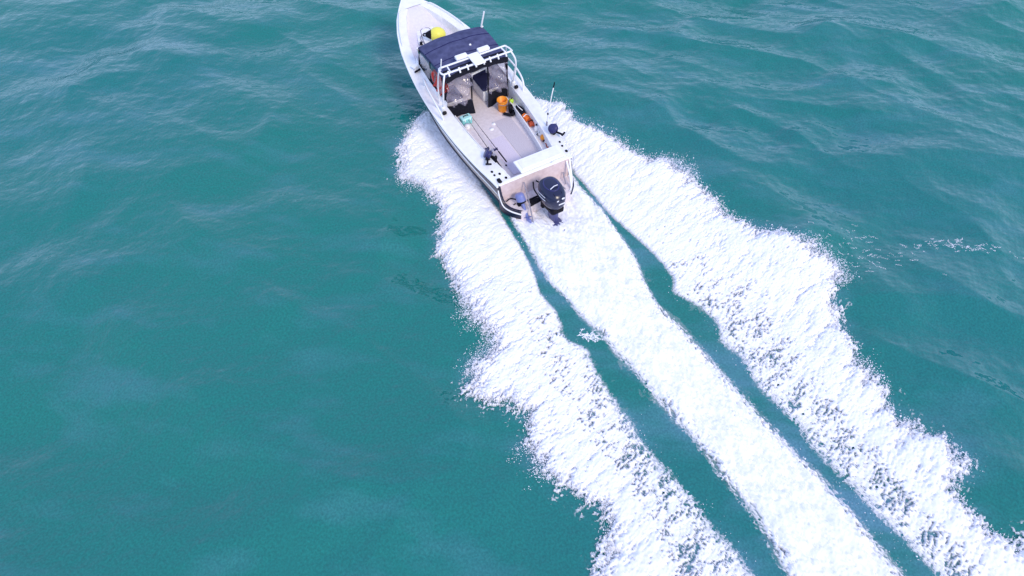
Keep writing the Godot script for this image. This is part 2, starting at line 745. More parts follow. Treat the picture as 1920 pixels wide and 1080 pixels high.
func make_hull() -> void:
	var st := begin()
	for s in [-1, 1]:
		sheet(st, func(a: float, b: float): return topside(lerpf(0.0, 8.4, a), s, b), 60, 5)
		sheet(st, func(a: float, b: float): return P(lerpf(0.0, 8.4, a), 0, table(KEEL, lerpf(0.0, 8.4, a))).lerp(chine(lerpf(0.0, 8.4, a), s), b), 60, 3)
	var hull := put(st, "hull", mats.paint)
	# dark band below the gunwale, bare metal strake above the chine
	for s in [-1, 1]:
		st = begin()
		sheet(st, func(a: float, b: float): return topside(lerpf(0.0, 5.6, a), s, lerpf(lerpf(0.5, 0.74, minf(1.0, a * 2.0)), lerpf(0.86, 0.84, a), b), 0.006), 50, 2)
		put(st, "hull_stripe", mats.navy, hull)
		st = begin()
		sheet(st, func(a: float, b: float): return topside(lerpf(0.0, 4.4, a), s, lerpf(0.14, 0.38, b), 0.006), 40, 1)
		put(st, "metal_band", mats.alloy, hull)
		st = begin()
		var pts := []
		for k in 46:
			pts.append(topside(lerpf(0.02, 6.9, k / 45.0), s, 0.02, 0.012))
		tube(st, pts, 0.03, 6)
		put(st, "chine_shadow", mats.navy, hull)  # dark tube drawn in for the shadow line at the chine
		st = begin()
		pts = []
		for k in 60:
			pts.append(rim(lerpf(0.0, 8.38, k / 59.0), s) + Vector3(s * 0.006, -0.025, 0))
		tube(st, pts, 0.032, 8)
		put(st, "rubbing_strake", mats.paint, hull)
		st = begin()
		pts = []
		for k in 60:
			pts.append(rim(lerpf(0.0, 8.3, k / 59.0), s) + Vector3(s * 0.012, -0.075, 0))
		tube(st, pts, 0.02, 6)
		put(st, "rub_line", mats.navy, hull)
	# side decks with an inner lip
	for s in [-1, 1]:
		st = begin()
		var u1 := 7.7
		sheet(st, func(a: float, b: float):
			var u := lerpf(0.0, u1, a)
			var p := rim(u, s)
			return Vector3(lerpf(p.x, s * inner(u, s), b), p.y + 0.012 * sin(b * PI), p.z), 50, 4)
		var foot := func(u: float) -> float: return 0.48 if u < 5.4 else table(SHEER, u) - 0.02 - 0.3 * smoothstep(7.75, 6.9, u)
		sheet(st, func(a: float, b: float):
			var u := lerpf(0.0, u1, a)
			return P(u, s * inner(u, s), lerpf(table(SHEER, u), foot.call(u), b)), 60, 2)
		var deck := put(st, "side_deck", mats.deck)
		st = begin()
		var pts := []
		for k in 40:
			var u := lerpf(0.12, 3.3, k / 39.0)
			pts.append(P(u, s * inner(u, s), table(SHEER, u) + 0.004))
		tube(st, pts, 0.014, 6)
		put(st, "deck_lip", mats.paint, deck)
	# foredeck tip
	st = begin()
	sheet(st, func(a: float, b: float):
		var u := lerpf(7.7, 8.38, a)
		var p := rim(u, 1)
		return Vector3(lerpf(-p.x, p.x, b), p.y + 0.02 * sin(b * PI), p.z), 8, 6)
	put(st, "foredeck", mats.deck)
	# sunken bow deck
	st = begin()
	sheet(st, func(a: float, b: float):
		var u := lerpf(5.4, 7.72, a)
		var w := table(SHEER, u) - 0.28 * smoothstep(7.75, 6.9, u) - 0.004
		return P(u, lerpf(-1.0, 1.0, b) * (inner(u, 1) + 0.01), w), 16, 6)
	put(st, "bow_deck", mats.well)
	st = begin()
	slab(st, PackedVector2Array([Vector2(7.25, 0.08), Vector2(7.15, 0.2), Vector2(6.5, 0.42), Vector2(6.05, 0.5), Vector2(6.0, -0.5), Vector2(6.5, -0.42), Vector2(7.15, -0.2), Vector2(7.25, -0.08)]), 0.84, 0.99)
	var hatch := put(st, "bow_hatch", mats.deck)
	st = begin()
	var ring := []
	for q in [Vector2(7.05, 0.0), Vector2(6.95, 0.14), Vector2(6.5, 0.26), Vector2(6.2, 0.3), Vector2(6.15, 0.0), Vector2(6.2, -0.3), Vector2(6.5, -0.26), Vector2(6.95, -0.14), Vector2(7.05, 0.0)]:
		ring.append(P(q.x, q.y, 0.995))
	tube(st, ring, 0.012, 5)
	put(st, "hatch_seal", mats.grey, hatch)
	for q in [Vector3(7.42, 0.03, 1.0), Vector3(6.35, 0.36, 0.995), Vector3(6.3, -0.4, 0.995)]:
		st = begin()
		lathe(st, [Vector2(0.0, 0.09), Vector2(0.035, 0.085), Vector2(0.05, 0.06), Vector2(0.03, 0.03), Vector2(0.05, 0.0)], 12, Transform3D(Basis.IDENTITY, P(q.x, q.y, q.z)))
		put(st, "bollard", mats.black)
	# low rails along the bow side decks
	for s in [-1, 1]:
		st = begin()
		var pts := []
		for k in 20:
			var u := lerpf(6.2, 7.7, k / 19.0)
			var p := rim(u, s)
			var lift := 0.07 * minf(1.0, minf(k, 19 - k) / 2.0)
			pts.append(Vector3(p.x - s * 0.06, p.y + 0.01 + lift, p.z))
		tube(st, pts, 0.016, 6)
		put(st, "bow_rail", mats.tube)


func make_cockpit() -> void:
	# sole; lighter port matting, and starboard coaming shadow painted as a greyer run
	var st := begin()
	sheet(st, func(a: float, b: float):
		var u := lerpf(0.02, 5.3, a)
		return P(u, lerpf(-inner(u, -1), inner(u, 1), b), 0.48), 24, 4)
	put(st, "cockpit_floor", mats.floor)
	st = begin()
	box(st, P(1.32, -0.1, 0.488), Vector3(0.46, 0.012, 1.5), 0.004)
	put(st, "mat_and_shade", mats.mat_light)
	st = begin()
	box(st, P(1.65, 0.42, 0.487), Vector3(0.5, 0.01, 2.05), 0.004)
	put(st, "mat_and_shade", mats.mat_grey)
	# side shelves
	for s in [-1, 1]:
		st = begin()
		var d := 0.2 if s > 0 else 0.16
		sheet(st, func(a: float, b: float):
			var u := lerpf(0.55, 3.2, a)
			return P(u, s * (inner(u, s) - d * b), 0.62), 16, 1)
		sheet(st, func(a: float, b: float):
			var u := lerpf(0.55, 3.2, a)
			return P(u, s * (inner(u, s) - d), lerpf(0.71, 0.48, b)), 16, 1)
		put(st, "side_shelf", mats.deck)
		st = begin()
		var pts := []
		for k in 16:
			var u := lerpf(0.55, 3.2, k / 15.0)
			pts.append(P(u, s * (inner(u, s) - d), 0.715))
		tube(st, pts, 0.018, 6)
		put(st, "shelf_rail", mats.paint)
	# drains and anchor points in the sole
	for q in [Vector2(2.45, -0.02), Vector2(2.62, 0.14)]:
		st = begin()
		lathe(st, [Vector2(0.0, 0.012), Vector2(0.06, 0.01), Vector2(0.065, 0.0)], 14, Transform3D(Basis.IDENTITY, P(q.x, q.y, 0.48)))
		put(st, "deck_plate", mats.paint)
	# transom: a thick bulkhead that leans aft, with the bait board on it
	st = begin()
	sheet(st, func(a: float, b: float): return P(lerpf(0.0, -0.06, b), lerpf(-1.06, 1.06, a), lerpf(0.95, 0.38, b)), 6, 2)
	sheet(st, func(a: float, b: float): return P(lerpf(0.0, 0.12, b), lerpf(-1.06, 1.06, a), 0.952), 6, 1)
	sheet(st, func(a: float, b: float): return P(0.12, lerpf(-1.06, 1.06, a), lerpf(0.952, 0.48, b)), 6, 1)
	var wall := put(st, "transom_wall", mats.transom)
	st = begin()
	box(st, P(0.03, -0.02, 0.962), Vector3(2.06, 0.05, 0.1), 0.015)
	put(st, "transom_cap", mats.paint, wall)
	st = begin()
	box(st, P(0.3, 0.3, 1.0), Vector3(1.32, 0.05, 0.46), 0.015)
	var board := put(st, "bait_board", mats.paint)
	st = begin()
	box(st, P(0.31, 0.3, 1.032), Vector3(1.14, 0.014, 0.3), 0.005)
	put(st, "cutting_panel", mats.deck, board)
	st = begin()
	tube(st, [P(0.02, 0.5, 1.02), P(0.0, 0.56, 1.05), P(0.0, 0.88, 1.05), P(0.02, 0.94, 1.02)], 0.016, 6)
	put(st, "board_rail", mats.tube, board)
	# aft quarter boxes
	for s in [-1, 1]:
		st = begin()
		box(st, P(0.34, s * 0.86, 0.72), Vector3(0.26, 0.46, 0.5), 0.02)
		put(st, "corner_locker", mats.deck)
	# rod holes and deck fittings in the stern quarters
	for q in [[0.52, -0.98, 0.035], [0.38, -0.98, 0.03], [0.36, -0.84, 0.035], [0.16, -0.76, 0.035], [0.62, 1.1, 0.03], [0.46, 1.08, 0.03], [0.24, 1.08, 0.04], [0.55, -0.55, 0.025]]:
		st = begin()
		lathe(st, [Vector2(0.0, 0.006), Vector2(q[2] * 0.7, 0.008), Vector2(q[2] * 0.75, 0.02), Vector2(q[2] * 0.9, 0.016), Vector2(q[2] * 0.95, 0.0)], 12, Transform3D(Basis.IDENTITY, P(q[0], q[1], table(SHEER, q[0]) + 0.008)), 1.0, 1.2)
		put(st, "rod_hole", mats.black)
	st = begin()
	box(st, P(0.12, -0.97, 0.99), Vector3(0.09, 0.07, 0.17), 0.02)
	put(st, "stern_cleat", mats.black)
	# pod and boarding platform behind the transom
	st = begin()
	slab(st, PackedVector2Array([Vector2(0.02, -1.0), Vector2(-0.32, -0.93), Vector2(-0.58, -0.76), Vector2(-0.64, -0.6), Vector2(-0.5, -0.3), Vector2(-0.5, 0.3), Vector2(-0.62, 0.55), Vector2(-0.6, 0.74), Vector2(-0.34, 0.92), Vector2(0.02, 1.0)]), 0.05, 0.38)
	var pod := put(st, "swim_platform", mats.platform)
	for s in [-1, 1]:
		st = begin()
		sheet(st, func(a: float, b: float):
			var u := lerpf(0.0, -0.6, a)
			return P(u, s * lerpf(1.06, 0.74, a * a), 0.41 + 0.54 * pow(1.0 - a, 5.0)) + Vector3(-s * b * 0.05, 0.004, 0), 14, 1)
		sheet(st, func(a: float, b: float):
			var u := lerpf(0.0, -0.6, a)
			return P(u, s * (lerpf(1.06, 0.74, a * a) + 0.004), lerpf(0.41 + 0.54 * pow(1.0 - a, 5.0), 0.1, b)), 14, 2)
		put(st, "quarter_panel", mats.paint if s > 0 else mats.navy, pod)
		st = begin()
		tube(st, bend([P(0.0, s * 1.075, 0.8), P(-0.07, s * 1.06, 0.55), P(-0.2, s * 1.03, 0.36), P(-0.42, s * 0.93, 0.33), P(-0.62, s * 0.74, 0.3)]), 0.022, 6)
		put(st, "quarter_trim", mats.paint if s < 0 else mats.navy, pod)
	st = begin()
	tube(st, [P(-0.02, 0.93, 0.9), P(-0.25, 0.9, 0.66), P(-0.52, 0.8, 0.43)], 0.028, 8)
	put(st, "quarter_rail", mats.paint, pod)
	st = begin()
	tube(st, bend([P(-0.36, -0.42, 0.42), P(-0.4, -0.02, 0.47), P(-0.52, 0.02, 0.47), P(-0.56, -0.46, 0.42)]), 0.026, 8)
	put(st, "boarding_step", mats.black, pod)
	st = begin()
	box(st, P(-0.46, -0.2, 0.43), Vector3(0.42, 0.03, 0.12), 0.01)
	put(st, "step_tread", mats.black, pod)
	st = begin()
	tube(st, bend([P(-0.08, -0.02, 0.7), P(-0.16, 0.04, 0.66), P(-0.3, 0.12, 0.5), P(-0.34, 0.02, 0.45)]), 0.02, 6)
	tube(st, bend([P(-0.08, -0.1, 0.7), P(-0.2, -0.14, 0.56), P(-0.34, -0.1, 0.46), P(-0.36, 0.02, 0.44)]), 0.018, 6)
	put(st, "rigging_hose", mats.black)
	st = begin()
	tube(st, [P(-0.09, 0.8, 0.62), P(-0.34, 0.74, 0.42)], 0.018, 6)
	put(st, "ram", mats.grey)


func make_outboard() -> void:
	var xf := Transform3D(Basis(Vector3.RIGHT, -0.1), P(-0.94, 0.02, 0.0))
	var motor := Node3D.new()
	motor.name = "outboard_motor"
	boat.add_child(motor)
	motor.transform = xf
	# cowling: a lofted shell, longer than wide, with a raised top and a lip
	var st := begin()
	var rings := [[0.5, 0.17, 0.27, 0.02], [0.56, 0.22, 0.33, 0.01], [0.66, 0.255, 0.385, 0.0], [0.84, 0.275, 0.41, 0.0], [1.0, 0.275, 0.41, 0.0], [1.1, 0.262, 0.39, -0.01], [1.17, 0.235, 0.35, -0.02], [1.21, 0.19, 0.29, -0.035], [1.23, 0.12, 0.19, -0.05], [1.235, 0.0, 0.0, -0.06]]
	sheet(st, func(a: float, b: float):
		var k := a * (rings.size() - 1)
		var i := mini(int(k), rings.size() - 2)
		var f := k - i
		var y := lerpf(rings[i][0], rings[i + 1][0], f)
		var rx := lerpf(rings[i][1], rings[i + 1][1], f)
		var rz := lerpf(rings[i][2], rings[i + 1][2], f)
		var dz := lerpf(rings[i][3], rings[i + 1][3], f)
		var c := cos(b * TAU)
		var s := sin(b * TAU)
		var e := 0.72
		var x := signf(c) * pow(absf(c), e) * rx
		var z := signf(s) * pow(absf(s), e) * rz
		if s > 0.0:
			x *= 1.0 - 0.22 * s
		return Vector3(x, y + (0.05 * (-z / 0.4) if y > 1.0 else 0.0), z + dz), 27, 36)
	var cowl := put(st, "cowling", mats.cowl, motor)
	cowl.scale = Vector3(1.08, 0.8, 1.0)
	cowl.position.y = 0.2
	st = begin()
	sheet(st, func(a: float, b: float):
		var x := lerpf(-0.14, 0.14, a)
		var z := lerpf(-0.2, 0.14, b)
		return Vector3(x, 1.235 - 0.1 * z + 0.012 * sin(a * PI) - 0.25 * x * x - 0.2 * z * z, z - 0.03), 8, 8)
	put(st, "top_panel", mats.cowl, cowl)
	st = begin()
	var edge := []
	for k in 25:
		var a := TAU * k / 24.0
		var x := 0.16 * cos(a)
		var z := 0.24 * sin(a)
		edge.append(Vector3(x, 1.232 - 0.1 * z - 0.5 * x * x - 0.3 * z * z, z - 0.05))
	tube(st, edge, 0.018, 6)
	put(st, "top_ridge", mats.reel, cowl)
	# air intake at the back of the top
	st = begin()
	box(st, Vector3(0, 1.13, 0.26), Vector3(0.24, 0.05, 0.12), 0.02, Basis(Vector3.RIGHT, 0.5))
	put(st, "air_intake", mats.black, cowl)
	# pale decals: bars and a short mark, on sides and back
	for s in [-1, 1]:
		for k in 2:
			st = begin()
			sheet(st, func(a: float, b: float):
				var z := lerpf(-0.24, 0.16, a)
				var y := 0.97 - 0.13 * k + 0.07 * a + lerpf(-0.022, 0.022, b)
				return Vector3(s * (0.279 - 0.1 * pow(absf(z) / 0.41, 3.0)), y, z), 10, 1)
			put(st, "decal", mats.decal, cowl)
	for q in [[0.07, 1.04, 0.07, 0.06], [-0.07, 1.0, 0.05, 0.04], [0.03, 0.84, 0.16, 0.045]]:
		st = begin()
		box(st, Vector3(q[0], q[1], 0.414), Vector3(q[2], q[3], 0.012), 0.004)
		put(st, "decal", mats.decal, cowl)
	st = begin()
	tube(st, [Vector3(-0.1, 1.22, 0.1), Vector3(0.02, 1.24, 0.06), Vector3(0.12, 1.225, 0.05)], 0.014, 6)
	put(st, "lift_strap", mats.decal, cowl)
	# lower shroud, leg, plate, gearcase, propeller
	st = begin()
	box(st, Vector3(0, 0.52, 0.0), Vector3(0.38, 0.2, 0.6), 0.06)
	put(st, "shroud", mats.black, motor)
	st = begin()
	lathe(st, [Vector2(0.06, -0.55), Vector2(0.1, -0.2), Vector2(0.13, 0.1), Vector2(0.16, 0.42)], 14, Transform3D.IDENTITY, 0.7, 1.5)
	var leg := put(st, "leg", mats.cowl_light, motor)
	st = begin()
	slab(st, PackedVector2Array([Vector2(0.16, 0.06), Vector2(-0.1, 0.15), Vector2(-0.5, 0.13), Vector2(-0.56, 0.0), Vector2(-0.5, -0.13), Vector2(-0.1, -0.15), Vector2(0.16, -0.06)]), 0.04, 0.065)
	put(st, "anti_splash_plate", mats.cowl_light, leg)
	st = begin()
	lathe(st, [Vector2(0.0, -0.34), Vector2(0.05, -0.28), Vector2(0.075, -0.1), Vector2(0.075, 0.12), Vector2(0.05, 0.24), Vector2(0.0, 0.27)], 12, Transform3D(Basis(Vector3.RIGHT, PI / 2), Vector3(0, -0.58, 0.02)))
	put(st, "gearcase", mats.cowl, leg)
	for k in 3:
		st = begin()
		var turn := Basis(Vector3(0, 0, 1), TAU * k / 3.0)
		sheet(st, func(a: float, b: float):
			var r := lerpf(0.05, 0.19, a)
			var t := lerpf(-0.45, 0.45, b)
			return Vector3(0, -0.58, 0.3) + turn * Vector3(r * cos(t), r * sin(t), 0.1 * t), 5, 4)
		put(st, "propeller_blade", mats.alloy, leg)
	# clamp bracket and steering arm
	st = begin()
	box(st, Vector3(0, 0.38, -0.4), Vector3(0.26, 0.4, 0.16), 0.03)
	tube(st, [Vector3(-0.2, 0.55, -0.36), Vector3(0.2, 0.55, -0.36)], 0.03, 8)
	put(st, "mounting_bracket", mats.black, motor)

	# the small auxiliary motor on the port side of the platform
	var aux := Node3D.new()
	aux.name = "auxiliary_motor"
	boat.add_child(aux)
	aux.transform = Transform3D(Basis(Vector3.UP, 0.12) * Basis(Vector3.RIGHT, -0.55), P(-0.42, -0.62, 0.52))
	st = begin()
	sheet(st, func(a: float, b: float):
		var ky := sin(a * PI * 0.5)
		var r := 0.115 * pow(maxf(0.0, 1.0 - pow(a, 4.0)), 0.5)
		return Vector3(cos(b * TAU) * r, 0.05 + 0.2 * ky, sin(b * TAU) * r * 1.35), 10, 18)
	var hood := put(st, "cowling", mats.aux, aux)
	st = begin()
	box(st, Vector3(0, 0.2, -0.02), Vector3(0.1, 0.05, 0.12), 0.02)
	put(st, "badge_panel", mats.decal, hood)
	st = begin()
	box(st, Vector3(0, 0.02, 0.0), Vector3(0.16, 0.06, 0.24), 0.02)
	put(st, "shroud", mats.black, aux)
	st = begin()
	box(st, Vector3(0, -0.22, 0.02), Vector3(0.07, 0.44, 0.12), 0.025)
	box(st, Vector3(0, -0.42, 0.02), Vector3(0.14, 0.015, 0.26), 0.005)
	box(st, Vector3(0, -0.53, 0.04), Vector3(0.05, 0.16, 0.22), 0.02)
	put(st, "leg", mats.aux, aux)
	st = begin()
	tube(st, bend([Vector3(-0.06, 0.08, -0.1), Vector3(-0.16, 0.14, -0.24), Vector3(-0.28, 0.1, -0.3)]), 0.018, 6)
	put(st, "tiller", mats.black, aux)
	st = begin()
	box(st, Vector3(0, -0.1, -0.12), Vector3(0.18, 0.2, 0.07), 0.02)
	tube(st, [Vector3(-0.1, -0.02, -0.17), Vector3(-0.17, -0.02, -0.17)], 0.015, 6)
	tube(st, [Vector3(0.1, -0.02, -0.17), Vector3(0.17, -0.02, -0.17)], 0.015, 6)
	put(st, "clamp", mats.black, aux)
	st = begin()
	tube(st, [P(-0.06, -0.36, 0.8), P(-0.5, -0.46, 0.56), P(-1.02, -0.62, 0.34)], 0.016, 6)
	put(st, "stern_pole", mats.grey)


func canopy_point(a: float, b: float) -> Vector3:
	# a from back to front, b from port to starboard
	var u := lerpf(3.2, 5.02, a)
	var half := lerpf(0.94, 1.0, a)
	var t := lerpf(-1.0, 1.0, b)
	var w := lerpf(2.16, 2.04, a) - 0.1 * pow(absf(t), 2.6) - 0.03 * sin(a * PI * 2.0 + 0.6) * (1.0 - t * t * 0.5) - 0.06 * pow(a, 6.0)
	w += 0.012 * sin(t * 9.0 + a * 5.0) * (1.0 - absf(t))
	return P(u, t * half + 0.04 * a, w)


func make_cabin() -> void:
	# low cabin sides on the side decks
	for s in [-1, 1]:
		var st := begin()
		sheet(st, func(a: float, b: float):
			var u := lerpf(3.3, 5.45, a)
			var v := lerpf(inner(u, s) + 0.01, inner(u, s) - 0.02, b)
			return P(u, s * v, lerpf(table(SHEER, u) - 0.02, table(SHEER, u) + 0.16, b)), 12, 2)
		put(st, "cabin_side", mats.paint)
		# clear side panels with dark edging between cabin side and canopy
		var lower := func(u: float) -> Vector3: return P(u, s * (inner(u, s) - 0.02), table(SHEER, u) + 0.16)
		var upper := func(u: float) -> Vector3: return P(u, s * lerpf(0.94, 0.99, (u - 3.42) / 1.44), lerpf(2.04, 1.9, (u - 3.42) / 1.44))
		st = begin()
		sheet(st, func(a: float, b: float):
			var u := lerpf(3.45, 4.84, a)
			var lo: Vector3 = lower.call(u + 0.3 * a)
			var hi: Vector3 = upper.call(u)
			return lo.lerp(hi, b) + Vector3(s * 0.02 * sin(a * 11.0 + b * 4.0), 0, 0), 14, 8)
		var w := put(st, "side_window", mats.tinted)
		for e in [0.0, 0.5, 1.0]:
			st = begin()
			var u := lerpf(3.45, 4.84, e)
			tube(st, [lower.call(u + 0.3 * e), upper.call(u)], 0.02, 6)
			put(st, "window_edge", mats.black, w)
		st = begin()
		tube(st, [lower.call(3.45), lower.call(4.3), lower.call(5.14)], 0.022, 6)
		put(st, "window_edge", mats.black, w)
	# front screen and dash
	var st := begin()
	sheet(st, func(a: float, b: float):
		var v := lerpf(-1.0, 1.0, b)
		return P(5.5 - 0.3 * v * v, v * 0.86, 1.28).lerp(P(4.88, v * 1.02, 1.97), a), 6, 16)
	var screen := put(st, "windscreen", mats.tinted)
	for v in [-1.0, -0.34, 0.34, 1.0]:
		st = begin()
		tube(st, [P(5.5 - 0.3 * v * v, v * 0.86, 1.28), P(4.88, v * 1.02, 1.97)], 0.022, 6)
		put(st, "screen_post", mats.paint, screen)
	st = begin()
	slab(st, PackedVector2Array([Vector2(4.75, -0.9), Vector2(5.3, -0.88), Vector2(5.55, -0.4), Vector2(5.6, 0.0), Vector2(5.55, 0.4), Vector2(5.3, 0.88), Vector2(4.75, 0.9), Vector2(4.75, 0.16), Vector2(5.1, 0.14), Vector2(5.1, -0.14), Vector2(4.75, -0.16)]), 0.52, 1.26)
	put(st, "dashboard", mats.grey)
	for s in [-1, 1]:
		st = begin()
		box(st, P(5.18, s * 1.02, 1.2), Vector3(0.3, 0.07, 0.16), 0.02, Basis(Vector3.UP, s * -0.3))
		put(st, "step_and_shadow", mats.paint)
		st = begin()
		box(st, P(5.02, s * 1.04, 1.15), Vector3(0.26, 0.05, 0.05), 0.01, Basis(Vector3.UP, s * -0.3))
		put(st, "step_and_shadow", mats.black)  # black bar added as the painted shadow of the white step
	# canopy with a turned-down edge
	st = begin()
	sheet(st, canopy_point, 22, 24)
	var can := put(st, "canopy", mats.canvas)
	st = begin()
	for e in 2:
		sheet(st, func(a: float, b: float): return canopy_point(a, e) + Vector3((2 * e - 1) * 0.015 * b, -0.1 * b, 0), 22, 2)
		if e == 1:
			sheet(st, func(a: float, b: float): return canopy_point(1.0, a) + Vector3(0, -0.09 * b, -0.015 * b), 24, 2)
	put(st, "valance", mats.canvas, can)
	st = begin()
	sheet(st, func(a: float, b: float): return canopy_point(0.0, a) + Vector3(0, -0.16 * b, 0.03 * b + 0.015 * sin(a * 30.0) * b), 24, 3)
	put(st, "valance", mats.black_canvas, can)
	for a in [0.36, 0.7]:
		st = begin()
		var pts := []
		for k in 17:
			pts.append(canopy_point(a, k / 16.0) + Vector3(0, 0.003, 0))
		tube(st, pts, 0.011, 5)
		put(st, "seam", mats.canvas_dark, can)
	for a in [0.02, 0.5, 0.98]:
		st = begin()
		var pts := []
		for k in 13:
			pts.append(canopy_point(a, k / 12.0) + Vector3(0, -0.03, 0))
		tube(st, pts, 0.016, 6)
		put(st, "hoop", mats.tube, can)
	st = begin()
	lathe(st, [Vector2(0.0, 0.03), Vector2(0.025, 0.022), Vector2(0.035, 0.0)], 10, Transform3D(Basis.IDENTITY, canopy_point(0.5, 0.62)))
	put(st, "vent_cap", mats.paint, can)

	# rocket launcher: a frame of white tube over the back of the canopy
	var rack := Node3D.new()
	rack.name = "rod_rack"
	boat.add_child(rack)
	var front := func(t: float) -> Vector3: return P(3.4, lerpf(-0.95, 0.96, t), 2.26)
	var rear := func(t: float) -> Vector3: return P(3.13, lerpf(-0.97, 1.0, t), 2.24)
	st = begin()
	tube(st, bend([front.call(0.03), front.call(-0.01), P(3.33, -1.03, 2.255), P(3.2, -1.04, 2.25), rear.call(-0.01), rear.call(0.04)], 5), 0.025, 8)
	put(st, "frame_end", mats.tube, rack)
	st = begin()
	tube(st, [front.call(1.0), P(3.27, 1.02, 2.25), rear.call(1.02)], 0.025, 8)
	put(st, "frame_end", mats.tube, rack)
	for f in [front, rear]:
		st = begin()
		tube(st, [f.call(0.0), f.call(0.5), f.call(1.0)], 0.026, 8)
		put(st, "crossbar", mats.tube, rack)
	for t in [0.09, 0.93]:
		st = begin()
		tube(st, [front.call(t), rear.call(t)], 0.022, 8)
		put(st, "brace", mats.tube, rack)
	for t in [0.06, 0.22, 0.34, 0.46, 0.58, 0.68, 0.8, 0.92]:
		st = begin()
		var p: Vector3 = rear.call(t)
		tube(st, [p + Vector3(0, 0.04, -0.03), p + Vector3(0, -0.08, 0.05)], 0.024, 8)
		put(st, "rod_holder", mats.tube if int(t * 100) % 4 != 2 else mats.paint, rack)
	st = begin()
	box(st, P(3.23, 0.02, 2.3), Vector3(0.32, 0.03, 0.52), 0.012)
	put(st, "centre_plate", mats.paint, rack)
	for v in [-0.3, 0.36]:
		st = begin()
		box(st, P(3.5, v, 2.31), Vector3(0.34, 0.09, 0.15), 0.02)
		put(st, "light_box", mats.paint, rack)
	for s in [-1, 1]:
		st = begin()
		tube(st, bend([rear.call(0.5 + s * 0.5), P(3.02, s * 1.08, 2.0), P(3.1, s * 1.1, 1.5), P(3.25, s * 1.08, 1.0)]), 0.026, 8)
		put(st, "stanchion", mats.tube, rack)
		st = begin()
		tube(st, bend([P(3.42, s * 1.0, 2.24), P(3.5, s * 1.05, 1.7), P(3.55, s * 1.06, 1.02)]), 0.022, 8)
		put(st, "stanchion", mats.tube, rack)
	# grab rails beside the cabin
	for s in [-1, 1]:
		st = begin()
		tube(st, bend([P(4.4, s * 1.12, 1.06), P(4.2, s * 1.2, 1.42), P(3.7, s * 1.28, 1.46), P(3.2, s * 1.3, 1.36), P(2.95, s * 1.28, 1.2), P(2.9, s * 1.24, 0.99)]), 0.026, 8)
		put(st, "grab_rail", mats.tube)
		st = begin()
		tube(st, [P(3.45, s * 1.29, 1.4), P(3.42, s * 1.18, 1.0)], 0.02, 8)
		put(st, "grab_rail", mats.tube)
		st = begin()
		box(st, P(3.22, s * 1.1, 1.1), Vector3(0.1, 0.16, 0.14), 0.03)
		put(st, "navigation_lamp", mats.paint)
		st = begin()
		box(st, P(3.08, s * 1.12, 1.05), Vector3(0.12, 0.1, 0.1), 0.03)
		put(st, "cleat", mats.black)
	# aerials
	st = begin()
	tube(st, [P(4.9, 0.98, 1.95), P(4.86, 1.08, 2.42)], 0.024, 8)
	put(st, "antenna", mats.paint)
	st = begin()
	tube(st, [P(3.3, -1.0, 2.26), P(3.26, -0.96, 2.62)], 0.016, 8)
	put(st, "antenna", mats.paint)

	# clear curtains across the back, part rolled, black canvas below
	for s in [-1, 1]:
		var v0 := -0.9 if s < 0 else 0.4
		var v1 := -0.12 if s < 0 else 1.0
		st = begin()
		sheet(st, func(a: float, b: float):
			var v := lerpf(v0, v1, a)
			var sag := 0.05 * sin(a * 15.0 + b * 4.5 + s) * (0.3 + b) + 0.045 * sin(b * 19.0 - a * 12.0 + 6.0 * a * b) + 0.025 * sin(a * 37.0 + b * 15.0) + 0.05 * absf(sin(a * 7.0 - b * 9.0))
			return P(3.38 - sag + 0.06 * b, v + 0.03 * sin(b * 5.0), lerpf(2.06, 0.9 - 0.06 * sin(a * 3.0), b)), 30, 30)
		var cur := put(st, "rear_curtain", mats.vinyl)
		st = begin()
		sheet(st, func(a: float, b: float):
			var v := lerpf(v0, v1, a)
			var flare := 0.16 * b * (a if s < 0 else 1.0 - a)
			return P(3.44 - 0.03 * sin(a * 8.0) - flare, v - (0.1 * b * (1.0 - a) if s > 0 else 0.0), lerpf(0.93 - 0.06 * sin(a * 3.0), 0.5, b)), 12, 5)
		put(st, "lower_canvas", mats.black_canvas, cur)
		for e in [0.0, 1.0]:
			st = begin()
			var v := lerpf(v0, v1, e)
			tube(st, bend([P(3.4, v, 2.06), P(3.4, v + 0.01, 1.5), P(3.43, v, 0.9)]), 0.022, 6)
			put(st, "curtain_edge", mats.black_canvas, cur)
	# the middle panel rolled up over the doorway
	st = begin()
	tube(st, [P(3.42, -0.14, 2.02), P(3.4, 0.15, 1.98), P(3.42, 0.42, 2.02)], 0.05, 10)
	put(st, "rolled_curtain", mats.black_canvas)
	st = begin()
	tube(st, [P(3.4, -0.9, 2.08), P(3.4, 0.0, 2.1), P(3.4, 0.9, 2.08)], 0.035, 8)
	put(st, "curtain_rail", mats.black_canvas)

	# seat box to starboard, its dark cushion and a white grab bar before it
	var seat := Node3D.new()
	seat.name = "helm_seat"
	boat.add_child(seat)
	st = begin()
	box(st, P(3.92, 0.56, 0.66), Vector3(0.5, 0.36, 0.7), 0.02)
	put(st, "seat_box", mats.deck, seat)
	st = begin()
	box(st, P(3.92, 0.56, 0.88), Vector3(0.52, 0.1, 0.72), 0.035)
	put(st, "cushion", mats.seat, seat)
	st = begin()
	box(st, P(4.26, 0.56, 1.1), Vector3(0.5, 0.42, 0.09), 0.035)
	put(st, "backrest", mats.seat, seat)
	st = begin()
	tube(st, [P(3.66, 0.0, 1.5), P(3.74, 0.54, 1.5)], 0.035, 8)
	tube(st, [P(3.66, 0.02, 1.5), P(3.85, 0.1, 1.2), P(4.2, 0.3, 1.1)], 0.018, 6)
	tube(st, [P(3.74, 0.52, 1.5), P(3.9, 0.6, 1.2), P(4.22, 0.7, 1.1)], 0.018, 6)
	put(st, "grab_bar", mats.paint, seat)
